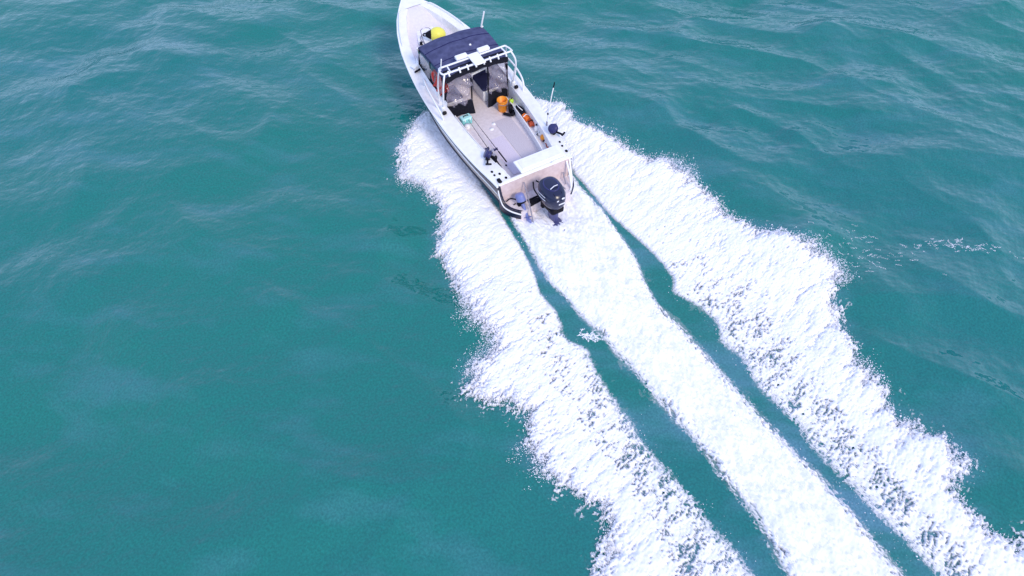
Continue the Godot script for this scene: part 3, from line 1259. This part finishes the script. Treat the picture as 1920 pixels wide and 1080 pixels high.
	seat = Node3D.new()
	seat.name = "passenger_seat"
	boat.add_child(seat)
	st = begin()
	box(st, P(3.92, -0.56, 0.66), Vector3(0.5, 0.36, 0.6), 0.02)
	put(st, "seat_box", mats.deck, seat)
	st = begin()
	box(st, P(3.92, -0.56, 0.88), Vector3(0.52, 0.1, 0.62), 0.035)
	put(st, "cushion", mats.seat, seat)

	# reels on brackets at both stern quarters
	for s in [-1, 1]:
		var dr := Node3D.new()
		dr.name = "downrigger"
		boat.add_child(dr, true)
		dr.transform = Transform3D(Basis(Vector3.UP, 0.5 * s), P(0.98, s * (0.86 if s < 0 else 1.1), 0.98))
		st = begin()
		lathe(st, [Vector2(0.0, -0.06), Vector2(0.12, -0.06), Vector2(0.13, -0.045), Vector2(0.09, -0.03), Vector2(0.09, 0.03), Vector2(0.13, 0.045), Vector2(0.12, 0.06), Vector2(0.0, 0.065)], 20, Transform3D(Basis(Vector3(0, 0, 1), PI / 2 - 0.6), Vector3(0, 0.17, 0)))
		put(st, "reel", mats.reel, dr)
		st = begin()
		box(st, Vector3(0, 0.06, 0), Vector3(0.12, 0.12, 0.16), 0.02)
		box(st, Vector3(0, 0.1, 0.2), Vector3(0.05, 0.05, 0.2), 0.01)
		box(st, Vector3(0.03, 0.1, 0.3), Vector3(0.16, 0.04, 0.05), 0.01)
		put(st, "bracket", mats.black, dr)
		st = begin()
		tube(st, [Vector3(0.07, 0.17, 0.0), Vector3(0.12, 0.17, 0.0), Vector3(0.13, 0.25, 0.02)], 0.012, 6)
		put(st, "crank", mats.black, dr)

# ---------------------------------------------------------------- loose gear

func make_gear() -> void:
	var st: SurfaceTool
	var o: Node3D
	# yellow buoy on the bow deck
	o = aboard("buoy", "large yellow inflatable buoy with a black end, lying on the bow deck", "buoy", 6.2, 0.12, 0.985)
	var lie := Transform3D(Basis(Vector3(0, 0, 1), PI / 2 - 0.1).rotated(Vector3.UP, -0.35), Vector3(0, 0.235, 0))
	st = begin()
	var prof := []
	for k in 15:
		var a := PI * k / 14.0
		prof.append(Vector2(0.22 * sin(a), -0.25 * cos(a)))
	lathe(st, prof, 24, lie)
	put(st, "float_body", mats.yellow, o)
	st = begin()
	lathe(st, [Vector2(0.0, 0.36), Vector2(0.06, 0.355), Vector2(0.085, 0.31), Vector2(0.12, 0.25), Vector2(0.14, 0.19)], 14, lie)
	put(st, "end_cap", mats.black, o)
	st = begin()
	var loop := []
	for k in 13:
		var a := TAU * k / 12.0
		loop.append(lie * Vector3(0.05 * cos(a), 0.38 + 0.05 * sin(a), 0))
	tube(st, loop, 0.016, 6)
	put(st, "eye_ring", mats.black, o)
	# rope lying beside it
	o = aboard("rope", "thin pale rope trailing in loops over the bow hatch by the yellow buoy", "rope", 6.4, -0.1, 0.995)
	st = begin()
	tube(st, bend([Vector3(0.25, 0.02, 0.1), Vector3(0.12, 0.02, -0.2), Vector3(-0.1, 0.02, -0.3), Vector3(-0.22, 0.02, -0.1), Vector3(-0.2, 0.02, 0.15), Vector3(-0.32, 0.02, 0.3), Vector3(-0.38, 0.02, 0.1)]), 0.011, 5)
	put(st, "rope_length", mats.grey, o)

	# orange bucket
	o = aboard("bucket", "tall orange plastic bucket standing open on the cockpit floor", "bucket", 3.0, 0.62, 0.482)
	st = begin()
	lathe(st, [Vector2(0.0, 0.0), Vector2(0.115, 0.0), Vector2(0.123, 0.02), Vector2(0.138, 0.36), Vector2(0.155, 0.365), Vector2(0.155, 0.385), Vector2(0.134, 0.385), Vector2(0.118, 0.03), Vector2(0.0, 0.03)], 28)
	put(st, "bucket_body", mats.orange, o)
	st = begin()
	lathe(st, [Vector2(0.138, 0.3), Vector2(0.15, 0.305), Vector2(0.15, 0.325), Vector2(0.139, 0.33)], 28)
	put(st, "rim_band", mats.orange, o)
	st = begin()
	var hoop := []
	for k in 13:
		var a := PI * k / 12.0
		hoop.append(Vector3(0.155 * cos(a), 0.35 - 0.06 * sin(a), 0.17 * sin(a)))
	tube(st, hoop, 0.008, 5)
	put(st, "handle", mats.grey, o)
	# boots
	for k in 2:
		o = aboard("boot", ["black rubber boot fallen on its side aft of the orange bucket", "black rubber boot standing against the orange bucket"][k], "boot", 2.66 + 0.12 * k, 0.68 + 0.08 * k, 0.482, 0.7 - 1.2 * k)
		st = begin()
		box(st, Vector3(0, 0.05, -0.08), Vector3(0.1, 0.1, 0.26), 0.04)
		if k == 0:
			box(st, Vector3(0.1, 0.06, 0.06), Vector3(0.24, 0.11, 0.12), 0.04)
		else:
			lathe(st, [Vector2(0.0, 0.06), Vector2(0.055, 0.06), Vector2(0.06, 0.28), Vector2(0.05, 0.28), Vector2(0.045, 0.1), Vector2(0.0, 0.1)], 12)
		put(st, "boot_body", mats.black, o)
		st = begin()
		box(st, Vector3(0, 0.012, -0.08), Vector3(0.11, 0.02, 0.28), 0.008)
		put(st, "sole", mats.grey, o)
	# lime float and white bottle beside
	o = aboard("float", "small lime-green fishing float wedged on the shelf by the orange bucket", "float", 2.98, 0.9, 0.64)
	st = begin()
	lathe(st, [Vector2(0.0, 0.0), Vector2(0.05, 0.02), Vector2(0.075, 0.07), Vector2(0.06, 0.12), Vector2(0.0, 0.15)], 14)
	put(st, "float_body", mats.lime, o)
	st = begin()
	tube(st, [Vector3(0, 0.14, 0), Vector3(0.02, 0.2, 0.02)], 0.012, 6)
	put(st, "stem", mats.black, o)
	o = aboard("black_bag", "black gear bag stuffed into the starboard side shelf", "bag", 2.52, 0.94, 0.63, 0.1)
	st = begin()
	sheet(st, func(a: float, b: float):
		var y := sin(a * PI)
		var r := 0.09 * pow(maxf(y, 0.0), 0.6) * (1.0 + 0.15 * sin(b * TAU * 3.0 + a * 6.0))
		return Vector3(cos(b * TAU) * r, 0.09 + sin(b * TAU) * r * 0.9, lerpf(-0.22, 0.22, a)), 12, 16)
	put(st, "bag_body", mats.black_canvas, o)
	st = begin()
	tube(st, bend([Vector3(-0.02, 0.17, -0.14), Vector3(-0.06, 0.22, 0.0), Vector3(-0.02, 0.17, 0.14)]), 0.012, 5)
	put(st, "strap", mats.paint, o)
	# orange life jackets on the shelf
	var places := [[2.2, 0.95, "orange life jacket folded on the shelf next to the black bag"], [1.92, 0.97, "orange-red life jacket folded on the shelf, between its twin and the white jug"]]
	for k in 2:
		o = aboard("life_jacket", places[k][2], "life jacket", places[k][0], places[k][1], 0.625, 0.15 - 0.4 * k)
		for e in 3:
			st = begin()
			box(st, Vector3(-0.045 + 0.045 * e, 0.06 + 0.02 * (e % 2), 0.01 * e), Vector3(0.07, 0.13, 0.26 - 0.03 * k), 0.03, Basis(Vector3(0, 0, 1), 0.3 * (e - 1)))
			put(st, "foam_panel", mats.jacket if k == 0 else mats.jacket_red, o)
		st = begin()
		tube(st, [Vector3(-0.09, 0.1, -0.02), Vector3(0, 0.165, 0.0), Vector3(0.09, 0.1, 0.02)], 0.014, 5)
		put(st, "strap", mats.black if k else mats.paint, o)
	o = aboard("jug", "white plastic jug on the starboard shelf aft of the life jackets", "jug", 1.62, 0.96, 0.625)
	st = begin()
	lathe(st, [Vector2(0.0, 0.0), Vector2(0.06, 0.0), Vector2(0.065, 0.14), Vector2(0.025, 0.19), Vector2(0.025, 0.22), Vector2(0.0, 0.22)], 14)
	put(st, "jug_body", mats.paint, o)
	st = begin()
	lathe(st, [Vector2(0.03, 0.21), Vector2(0.03, 0.24), Vector2(0.0, 0.245)], 10)
	put(st, "cap", mats.navy, o)
	o = aboard("mug", "black and white mug on the shelf between the white jug and the orange float", "mug", 1.42, 0.95, 0.625)
	st = begin()
	lathe(st, [Vector2(0.0, 0.0), Vector2(0.05, 0.0), Vector2(0.055, 0.12), Vector2(0.045, 0.12), Vector2(0.04, 0.02), Vector2(0.0, 0.02)], 14)
	put(st, "cup", mats.paint, o)
	st = begin()
	tube(st, bend([Vector3(-0.055, 0.1, 0), Vector3(-0.1, 0.08, 0), Vector3(-0.055, 0.03, 0)]), 0.012, 6)
	put(st, "handle", mats.black, o)
	o = aboard("orange_float", "round orange net float on the shelf, aft of the mug", "float", 1.22, 0.95, 0.625)
	st = begin()
	var fl := []
	for k in 11:
		fl.append(Vector2(0.09 * sin(PI * k / 10.0), 0.09 - 0.09 * cos(PI * k / 10.0)))
	lathe(st, fl, 18)
	put(st, "float_body", mats.orange, o)
	st = begin()
	tube(st, bend([Vector3(-0.08, 0.05, 0.1), Vector3(0.0, 0.09, 0.1), Vector3(0.09, 0.05, 0.08)]), 0.02, 6)
	put(st, "lanyard", mats.black, o)
	o = aboard("red_rag", "crumpled dark red rag at the aft end of the starboard shelf", "rag", 0.86, 0.93, 0.625)
	st = begin()
	sheet(st, func(a: float, b: float): return Vector3(lerpf(-0.06, 0.07, b), 0.05 + 0.035 * sin(a * 12.0 + b * 7.0) + 0.02 * sin(b * 19.0), lerpf(-0.15, 0.15, a)), 14, 8)
	put(st, "cloth", mats.jacket_red, o)

	# mint tackle box and white tub on the port side
	o = aboard("tackle_box", "mint-green tackle box with white catches by the port curtain", "tackle box", 3.02, -0.53, 0.482, 0.05)
	st = begin()
	box(st, Vector3(0, 0.1, 0), Vector3(0.3, 0.2, 0.2), 0.02)
	put(st, "box_body", mats.mint, o)
	st = begin()
	box(st, Vector3(0, 0.215, 0), Vector3(0.31, 0.05, 0.21), 0.02)
	var lid := put(st, "lid", mats.mint_light, o)
	st = begin()
	tube(st, [Vector3(-0.07, 0.25, 0), Vector3(-0.06, 0.28, 0), Vector3(0.06, 0.28, 0), Vector3(0.07, 0.25, 0)], 0.014, 6)
	put(st, "handle", mats.black, lid)
	for k in 2:
		st = begin()
		box(st, Vector3(-0.08 + 0.16 * k, 0.19, 0.108), Vector3(0.035, 0.06, 0.015), 0.004)
		put(st, "catch", mats.paint, o)
	o = aboard("tub", "small white bait tub just aft of the mint tackle box", "tub", 2.78, -0.6, 0.482)
	st = begin()
	lathe(st, [Vector2(0.0, 0.0), Vector2(0.06, 0.0), Vector2(0.08, 0.13), Vector2(0.07, 0.13), Vector2(0.055, 0.02), Vector2(0.0, 0.02)], 16)
	put(st, "tub_body", mats.paint, o)
	st = begin()
	lathe(st, [Vector2(0.086, 0.13), Vector2(0.086, 0.145), Vector2(0.0, 0.15)], 16)
	put(st, "lid", mats.deck, o)

	# rods lying along the port side
	var rods := [[3.0, -0.36, 0.9, -0.36, "slim black fishing rod lying nearest the middle of the cockpit floor, butt aft"], [2.95, -0.5, 0.75, -0.58, "black fishing rod with a reel lying close to the port shelf"]]
	for k in 2:
		var r: Array = rods[k]
		var a := P(r[0], r[1], 0.66)
		var b := P(r[2], r[3], 0.7)
		o = aboard("fishing_rod", r[4], "fishing rod", r[2], r[3], 0.5, 0.0, "fishing rods lying in the cockpit")
		var back := Vector3(b.x, 0.5, b.z)
		st = begin()
		tube(st, [b - back, (a + b) * 0.5 - back, a - back], 0.012, 6, 0.005)
		put(st, "blank", mats.black, o)
		st = begin()
		tube(st, [b - back, b.lerp(a, 0.22) - back], 0.02, 8)
		put(st, "grip", mats.black, o)
		st = begin()
		lathe(st, [Vector2(0.0, -0.05), Vector2(0.045, -0.05), Vector2(0.03, -0.03), Vector2(0.03, 0.03), Vector2(0.045, 0.05), Vector2(0.0, 0.05)], 12, Transform3D(Basis(Vector3(0, 0, 1), PI / 2), b.lerp(a, 0.3 + 0.12 * k) - back + Vector3(0, -0.06, 0)))
		put(st, "reel", mats.reel, o)
		for e in 5:
			st = begin()
			var c := b.lerp(a, 0.42 + 0.13 * e) - back
			tube(st, [c, c + Vector3(0.0, -0.03, 0.0), c + Vector3(0.0, -0.03, 0.02)], 0.006, 5)
			put(st, "line_guide", mats.grey, o)
	o = aboard("gaff", "short black gaff handle lying in the port shelf", "gaff", 2.1, -0.8, 0.64)
	st = begin()
	tube(st, bend([Vector3(-0.03, 0.02, -0.35), Vector3(0.0, 0.03, 0.1), Vector3(0.0, 0.02, 0.45)]), 0.016, 6)
	put(st, "shaft", mats.black, o)
	st = begin()
	tube(st, bend([Vector3(0.0, 0.02, 0.45), Vector3(0.02, 0.03, 0.55), Vector3(0.07, 0.03, 0.56), Vector3(0.08, 0.03, 0.49)]), 0.009, 5)
	put(st, "hook", mats.alloy, o)
	# a reel case beside the port downrigger
	o = aboard("reel_case", "black oblong reel case leaning by the port stern reel", "case", 1.08, -0.66, 0.62, 0.5)
	st = begin()
	box(st, Vector3(0, 0.14, 0), Vector3(0.12, 0.3, 0.2), 0.035, Basis(Vector3(0, 0, 1), -0.25))
	put(st, "case_body", mats.black, o)
	st = begin()
	box(st, Vector3(0.03, 0.3, 0), Vector3(0.08, 0.03, 0.1), 0.01)
	put(st, "catch", mats.grey, o)
	# upright rod in the starboard holder
	o = aboard("fishing_rod", "thin white fishing rod with a dark tip standing upright on the starboard side deck", "fishing rod", 1.35, 1.12, 0.96)
	st = begin()
	tube(st, [Vector3(0, 0, 0), Vector3(0.03, 0.4, 0.01), Vector3(0.14, 0.95, -0.02), Vector3(0.2, 1.2, -0.03)], 0.011, 6, 0.016)
	put(st, "blank", mats.paint, o)
	st = begin()
	tube(st, [Vector3(0.19, 1.17, -0.03), Vector3(0.225, 1.32, -0.035)], 0.02, 6, 0.012)
	put(st, "tip", mats.black, o)
	st = begin()
	lathe(st, [Vector2(0.0, 0.34), Vector2(0.022, 0.33), Vector2(0.022, 0.28), Vector2(0.0, 0.27)], 8, Transform3D(Basis.IDENTITY, Vector3(0.02, 0.1, 0.01)))
	put(st, "line_guide", mats.black, o)
	st = begin()
	tube(st, [Vector3(0, -0.01, 0), Vector3(0.005, 0.14, 0.0)], 0.024, 8)
	put(st, "grip", mats.grey, o)
	# red jacket hanging inside the port window
	o = aboard("jacket", "bright red jacket hanging behind the port side window", "jacket", 3.78, -0.9, 1.26)
	st = begin()
	sheet(st, func(a: float, b: float):
		var w := 0.5 + 0.16 * sin(a * 5.0) + 0.2 * a
		return Vector3(0.03 * sin(b * 14.0 + a * 4.0) - 0.05 * a, lerpf(0.62, -0.1, a), (b - 0.5) * w + 0.14 * sin(a * 4.2)), 14, 14)
	sheet(st, func(a: float, b: float):
		var w := 0.5 + 0.16 * sin(a * 5.0) + 0.2 * a
		return Vector3(0.08 + 0.03 * sin(b * 11.0 + a * 3.0), lerpf(0.62, -0.1, a), (b - 0.5) * w + 0.14 * sin(a * 4.2)), 14, 14)
	put(st, "jacket_body", mats.red, o)
	st = begin()
	tube(st, bend([Vector3(0.02, 0.58, -0.12), Vector3(-0.04, 0.35, -0.3), Vector3(0.0, 0.05, -0.36)]), 0.06, 10, 0.05)
	put(st, "sleeve", mats.red, o)

# ---------------------------------------------------------------- all of it

func _ready() -> void:
	rng.seed = 4711
	# camera
	var cam := Camera3D.new()
	cam.name = "camera"
	add_child(cam)
	cam.fov = 45.0
	cam.near = 0.1
	cam.far = 9000.0
	cam.position = Vector3(0, 12.6, 0)
	cam.rotation_degrees = Vector3(-49.5, 0, 0)
	cam.current = true
	# bright, thinly overcast sky
	var env := Environment.new()
	env.background_mode = Environment.BG_SKY
	var sky := Sky.new()
	var ps := ProceduralSkyMaterial.new()
	ps.sky_top_color = lin(0.4, 0.5, 0.84)
	ps.sky_horizon_color = lin(0.6, 0.78, 1.1)
	ps.sky_curve = 0.36
	ps.ground_horizon_color = lin(0.3, 0.45, 0.5)
	ps.ground_bottom_color = lin(0.02, 0.12, 0.14)
	ps.sky_energy_multiplier = 1.0
	sky.sky_material = ps
	env.sky = sky
	env.background_energy_multiplier = 1.0
	env.tonemap_mode = Environment.TONE_MAPPER_LINEAR
	env.tonemap_exposure = 1.36
	env.ambient_light_source = Environment.AMBIENT_SOURCE_SKY
	env.sdfgi_enabled = true
	env.ssao_enabled = true
	env.ssil_enabled = true
	var we := WorldEnvironment.new()
	we.name = "environment"
	we.environment = env
	add_child(we)
	# veiled sun, high on the starboard side
	var sun := DirectionalLight3D.new()
	sun.name = "sun"
	sun.light_energy = 0.5
	sun.light_color = Color(1.0, 0.95, 0.88)
	sun.light_angular_distance = 16.0
	sun.shadow_enabled = true
	add_child(sun)
	sun.look_at_from_position(Vector3(5.0, 7.5, 8.0), Vector3.ZERO)

	setup_noise()
	make_materials()
	boat = Node3D.new()
	boat.name = "boat"
	add_child(boat)
	var fwd := Vector3(sin(HEAD) * cos(TRIM), sin(TRIM), -cos(HEAD) * cos(TRIM))
	var star := Vector3(cos(HEAD), 0, sin(HEAD))
	var up := star.cross(fwd)
	var star2 := star * cos(HEEL) + up * sin(HEEL)
	var up2 := up * cos(HEEL) - star * sin(HEEL)
	boat_at = Transform3D(Basis(star2, up2, -fwd), STERN + up * 0.95 - up2 * 0.95)
	boat.transform = boat_at
	tag(boat, "white aluminium fishing boat with navy canopy running at speed, wake behind", "boat")

	# outlines of the three bands of broken water on the sea, (x, z) in metres
	var port := [-2.62, -18.26, -2.92, -17.07, -3.17, -16.41, -3.16, -15.40, -3.09, -14.65, -2.46, -14.43, -1.96, -13.85, -1.85, -13.13, -1.94, -12.45, -1.79, -11.75, -1.41, -11.01, -1.10, -10.48, -0.91, -9.72, -0.26, -9.39, -0.41, -8.97, -0.81, -8.58, -0.97, -8.01, -0.77, -7.55, -0.13, -7.59, 0.44, -7.42, 0.19, -6.85, 0.32, -6.54, 0.71, -6.43, 0.53, -5.98, 1.02, -5.79, 1.20, -5.47, 1.80, -5.44, 1.87, -5.16, 1.61, -4.79, 1.67, -4.48, 1.47, -4.06, 1.35, -3.36, 1.60, -2.26, 2.3, -0.6, 3.2, 1.4, 7.9, 1.4, 6.6, -0.5, 5.56, -2.26, 5.23, -2.88, 4.50, -3.79, 4.35, -4.15, 4.09, -4.67, 3.78, -5.06, 3.54, -5.52, 3.32, -5.90, 3.03, -6.31, 2.72, -6.75, 2.46, -7.30, 2.14, -7.94, 1.82, -8.55, 1.75, -9.05, 1.37, -9.24, 1.14, -9.49, 1.19, -9.80, 1.08, -10.11, 0.69, -10.68, 0.56, -11.36, 0.33, -11.98, 0.00, -12.74, -0.35, -13.54, -0.88, -14.71, -1.70, -16.36]
	var wash := [-0.14, -13.64, 0.16, -12.74, 0.53, -11.89, 0.89, -11.01, 1.28, -10.51, 1.54, -10.03, 2.04, -9.42, 2.23, -8.97, 2.64, -8.41, 3.00, -7.68, 3.37, -7.18, 3.71, -6.63, 3.97, -6.07, 4.20, -5.68, 4.45, -5.21, 4.63, -4.72, 4.73, -4.29, 4.81, -3.93, 5.32, -2.88, 5.64, -2.26, 6.7, -0.5, 7.9, 1.4, 10.6, 1.4, 9.5, -0.5, 8.42, -2.26, 7.85, -2.88, 7.14, -3.97, 6.98, -4.29, 6.75, -4.72, 6.53, -5.21, 6.29, -5.74, 6.02, -6.20, 5.73, -6.66, 5.42, -7.14, 5.11, -7.68, 4.79, -8.27, 4.36, -9.00, 3.98, -9.60, 3.48, -10.35, 3.26, -11.01, 3.13, -11.80, 2.79, -12.68, 2.39, -13.60, 1.89, -14.49, 1.58, -15.28, 0.73, -14.71]
	var stbd := [1.51, -15.63, 1.74, -15.03, 2.16, -14.23, 2.64, -13.27, 3.00, -12.78, 3.41, -12.17, 3.76, -11.57, 3.95, -11.10, 3.81, -10.68, 4.35, -10.32, 4.76, -9.75, 4.65, -9.19, 5.11, -8.80, 5.10, -8.38, 5.37, -7.83, 5.86, -7.14, 5.95, -6.69, 6.23, -6.20, 6.50, -5.76, 6.74, -5.27, 7.07, -4.81, 7.37, -4.34, 7.55, -3.97, 8.10, -3.04, 8.46, -2.34, 9.5, -0.5, 10.6, 1.4, 14.5, 1.4, 12.6, -0.8, 10.91, -2.34, 10.72, -3.45, 10.02, -4.34, 9.81, -4.57, 9.26, -4.72, 8.73, -4.83, 8.60, -5.13, 8.53, -5.55, 8.55, -5.92, 8.79, -6.18, 9.11, -6.50, 8.61, -6.69, 8.56, -7.05, 8.15, -6.90, 7.92, -6.99, 8.00, -7.42, 7.89, -7.98, 7.59, -8.44, 7.62, -8.97, 7.52, -9.64, 7.49, -10.35, 8.05, -11.01, 7.69, -11.75, 7.09, -12.21, 6.48, -12.45, 6.03, -12.99, 5.39, -13.48, 5.44, -14.10, 4.94, -14.56, 4.60, -15.12, 4.35, -15.68, 3.82, -15.47, 3.36, -16.07, 2.80, -16.61, 2.36, -16.94, 1.90, -17.07, 1.80, -17.71, 1.47, -18.07, 0.82, -18.40, 0.42, -18.98, 0.00, -19.36]
	# the sea is flattened between the outer edges of the bands
	var all := filled([-2.3, -17.6, -2.9, -15.2, -1.6, -13.6, -1.4, -11.0, -0.3, -9.0, -0.2, -7.6, 1.4, -5.4, 1.7, -4.0, 2.3, -0.6, 3.2, 1.4, 14.5, 1.4, 9.8, -4.8, 8.2, -6.5, 7.4, -9.0, 6.8, -11.5, 5.2, -14.0, 3.4, -15.6, 1.4, -17.6, 0.4, -18.6, -1.4, -18.6])
	calm = blurred(all, 20, 2)

	foamy = filled(port)
	for other in [filled(stbd), filled(wash)]:
		for k in foamy.size():
			foamy[k] = maxf(foamy[k], other[k])
	foamy = blurred(foamy, 7, 2)
	make_water()
	foam_mesh("spray_foam", "ragged white spray and foam thrown out on the port side of the boat", port, -1.0, 0.85, 1.5, 0.13, 0.022, 75000)
	foam_mesh("spray_foam", "broad white spray and foam thrown out on the starboard side of the boat", stbd, 1.0, 0.85, 1.5, 0.13, 0.022, 85000)
	foam_mesh("wake_foam", "dense white churned wake trailing straight behind the outboard motor", wash, 0.0, 0.75, 2.3, 0.14, 0.022, 9000)
	make_hull()
	make_cockpit()
	make_outboard()
	make_cabin()
	make_gear()
	whitecap("whitecap", "small curled whitecap on a wave to the right of the starboard spray", Vector2(11.0, -12.17), Vector2(0.55, 0.13), 0.12, 55, 0.009, 1)
	whitecap("whitecap", "scattered white drops on the water just outside the starboard spray", Vector2(8.9, -12.0), Vector2(0.55, 0.4), 0.3, 60, 0.008, 2)
	whitecap("whitecap", "little foam ring in the dark water between port spray and centre wake", Vector2(1.72, -9.42), Vector2(0.1, 0.04), 0.0, 26, 0.014, 3)


func make_materials() -> void:
	var w := mat("water", Color.WHITE, 0.08)
	w.vertex_color_use_as_albedo = true
	var grain := foam_noise(404, 0.13, 3, 0.8)
	var gt := NoiseTexture2D.new()
	gt.width = 1024
	gt.height = 1024
	gt.seamless = true
	gt.noise = grain
	var gg := Gradient.new()
	gg.set_color(0, lin(0.36, 0.52, 0.53))
	gg.set_color(1, Color.WHITE)
	gt.color_ramp = gg
	w.albedo_texture = gt
	w.metallic_specular = 0.5
	w.heightmap_enabled = true
	w.heightmap_texture = ripples(720, 9.0)
	w.heightmap_scale = 3.4
	mat("foam", lin(0.9, 0.89, 0.95), 0.9)
	mats.foam.metallic_specular = 0.2
	var f := mat("froth", lin(0.94, 0.93, 0.97), 0.9)
	f.metallic_specular = 0.2
	f.vertex_color_use_as_albedo = true
	f.transparency = BaseMaterial3D.TRANSPARENCY_ALPHA
	mat("paint", lin(0.92, 0.91, 0.92), 0.35)
	mottled("deck", lin(0.82, 0.8, 0.82), lin(0.93, 0.92, 0.93), 0.5, 0.02, 1.3)
	mottled("floor", lin(0.68, 0.6, 0.62), lin(0.8, 0.72, 0.74), 0.8, 0.03, 0.9, 0.3)
	mottled("mat_light", lin(0.62, 0.54, 0.64), lin(0.76, 0.68, 0.77), 0.85, 0.05, 0.5, 0.4)
	mottled("mat_grey", lin(0.52, 0.47, 0.52), lin(0.64, 0.58, 0.63), 0.85, 0.05, 0.5, 0.4)
	mottled("transom", lin(0.64, 0.5, 0.51), lin(0.8, 0.66, 0.66), 0.55, 0.02, 0.8)
	mottled("platform", lin(0.68, 0.58, 0.6), lin(0.84, 0.77, 0.8), 0.6, 0.03, 0.7)
	mottled("well", lin(0.66, 0.62, 0.7), lin(0.78, 0.74, 0.82), 0.6, 0.03, 0.8)
	mat("navy", lin(0.008, 0.01, 0.035), 0.3)
	mat("alloy", lin(0.62, 0.55, 0.46), 0.38, 0.85)
	mat("tube", lin(0.86, 0.86, 0.9), 0.3)
	mat("black", lin(0.008, 0.008, 0.014), 0.5)
	mat("grey", lin(0.3, 0.28, 0.34), 0.6)
	mottled("canvas", lin(0.055, 0.06, 0.13), lin(0.11, 0.118, 0.23), 0.9, 0.015, 1.1, 0.6)
	mat("canvas_dark", lin(0.02, 0.022, 0.1), 0.85)
	mottled("black_canvas", lin(0.006, 0.007, 0.013), lin(0.022, 0.022, 0.035), 0.85, 0.03, 0.5, 0.4)
	mat("tinted", lin(0.02, 0.07, 0.1, 0.2), 0.06)
	mat("vinyl", lin(0.62, 0.56, 0.72, 0.3), 0.1)
	mat("seat", lin(0.028, 0.03, 0.085), 0.6)
	mat("cowl", lin(0.006, 0.009, 0.045), 0.3)
	mats.cowl.clearcoat_enabled = true
	mats.cowl.clearcoat = 0.25
	mats.cowl.clearcoat_roughness = 0.08
	mat("cowl_light", lin(0.07, 0.075, 0.2), 0.3)
	mat("decal", lin(0.8, 0.8, 0.85), 0.4)
	mat("aux", lin(0.2, 0.23, 0.5), 0.3)
	mat("reel", lin(0.03, 0.03, 0.13), 0.3)
	mat("yellow", lin(0.9, 0.82, 0.12), 0.4)
	mat("orange", lin(0.95, 0.32, 0.015), 0.4)
	mat("lime", lin(0.5, 0.75, 0.05), 0.4)
	mottled("jacket", lin(0.75, 0.13, 0.015), lin(0.95, 0.24, 0.03), 0.75, 0.05, 0.3)
	mottled("jacket_red", lin(0.5, 0.06, 0.02), lin(0.7, 0.14, 0.05), 0.75, 0.05, 0.3)
	mat("red", lin(0.75, 0.035, 0.02), 0.6)
	mat("mint", lin(0.25, 0.66, 0.66), 0.45)
	mat("mint_light", lin(0.45, 0.82, 0.82), 0.4)
	for k in ["black_canvas", "black", "canvas", "canvas_dark", "seat"]:
		mats[k].metallic_specular = 0.25
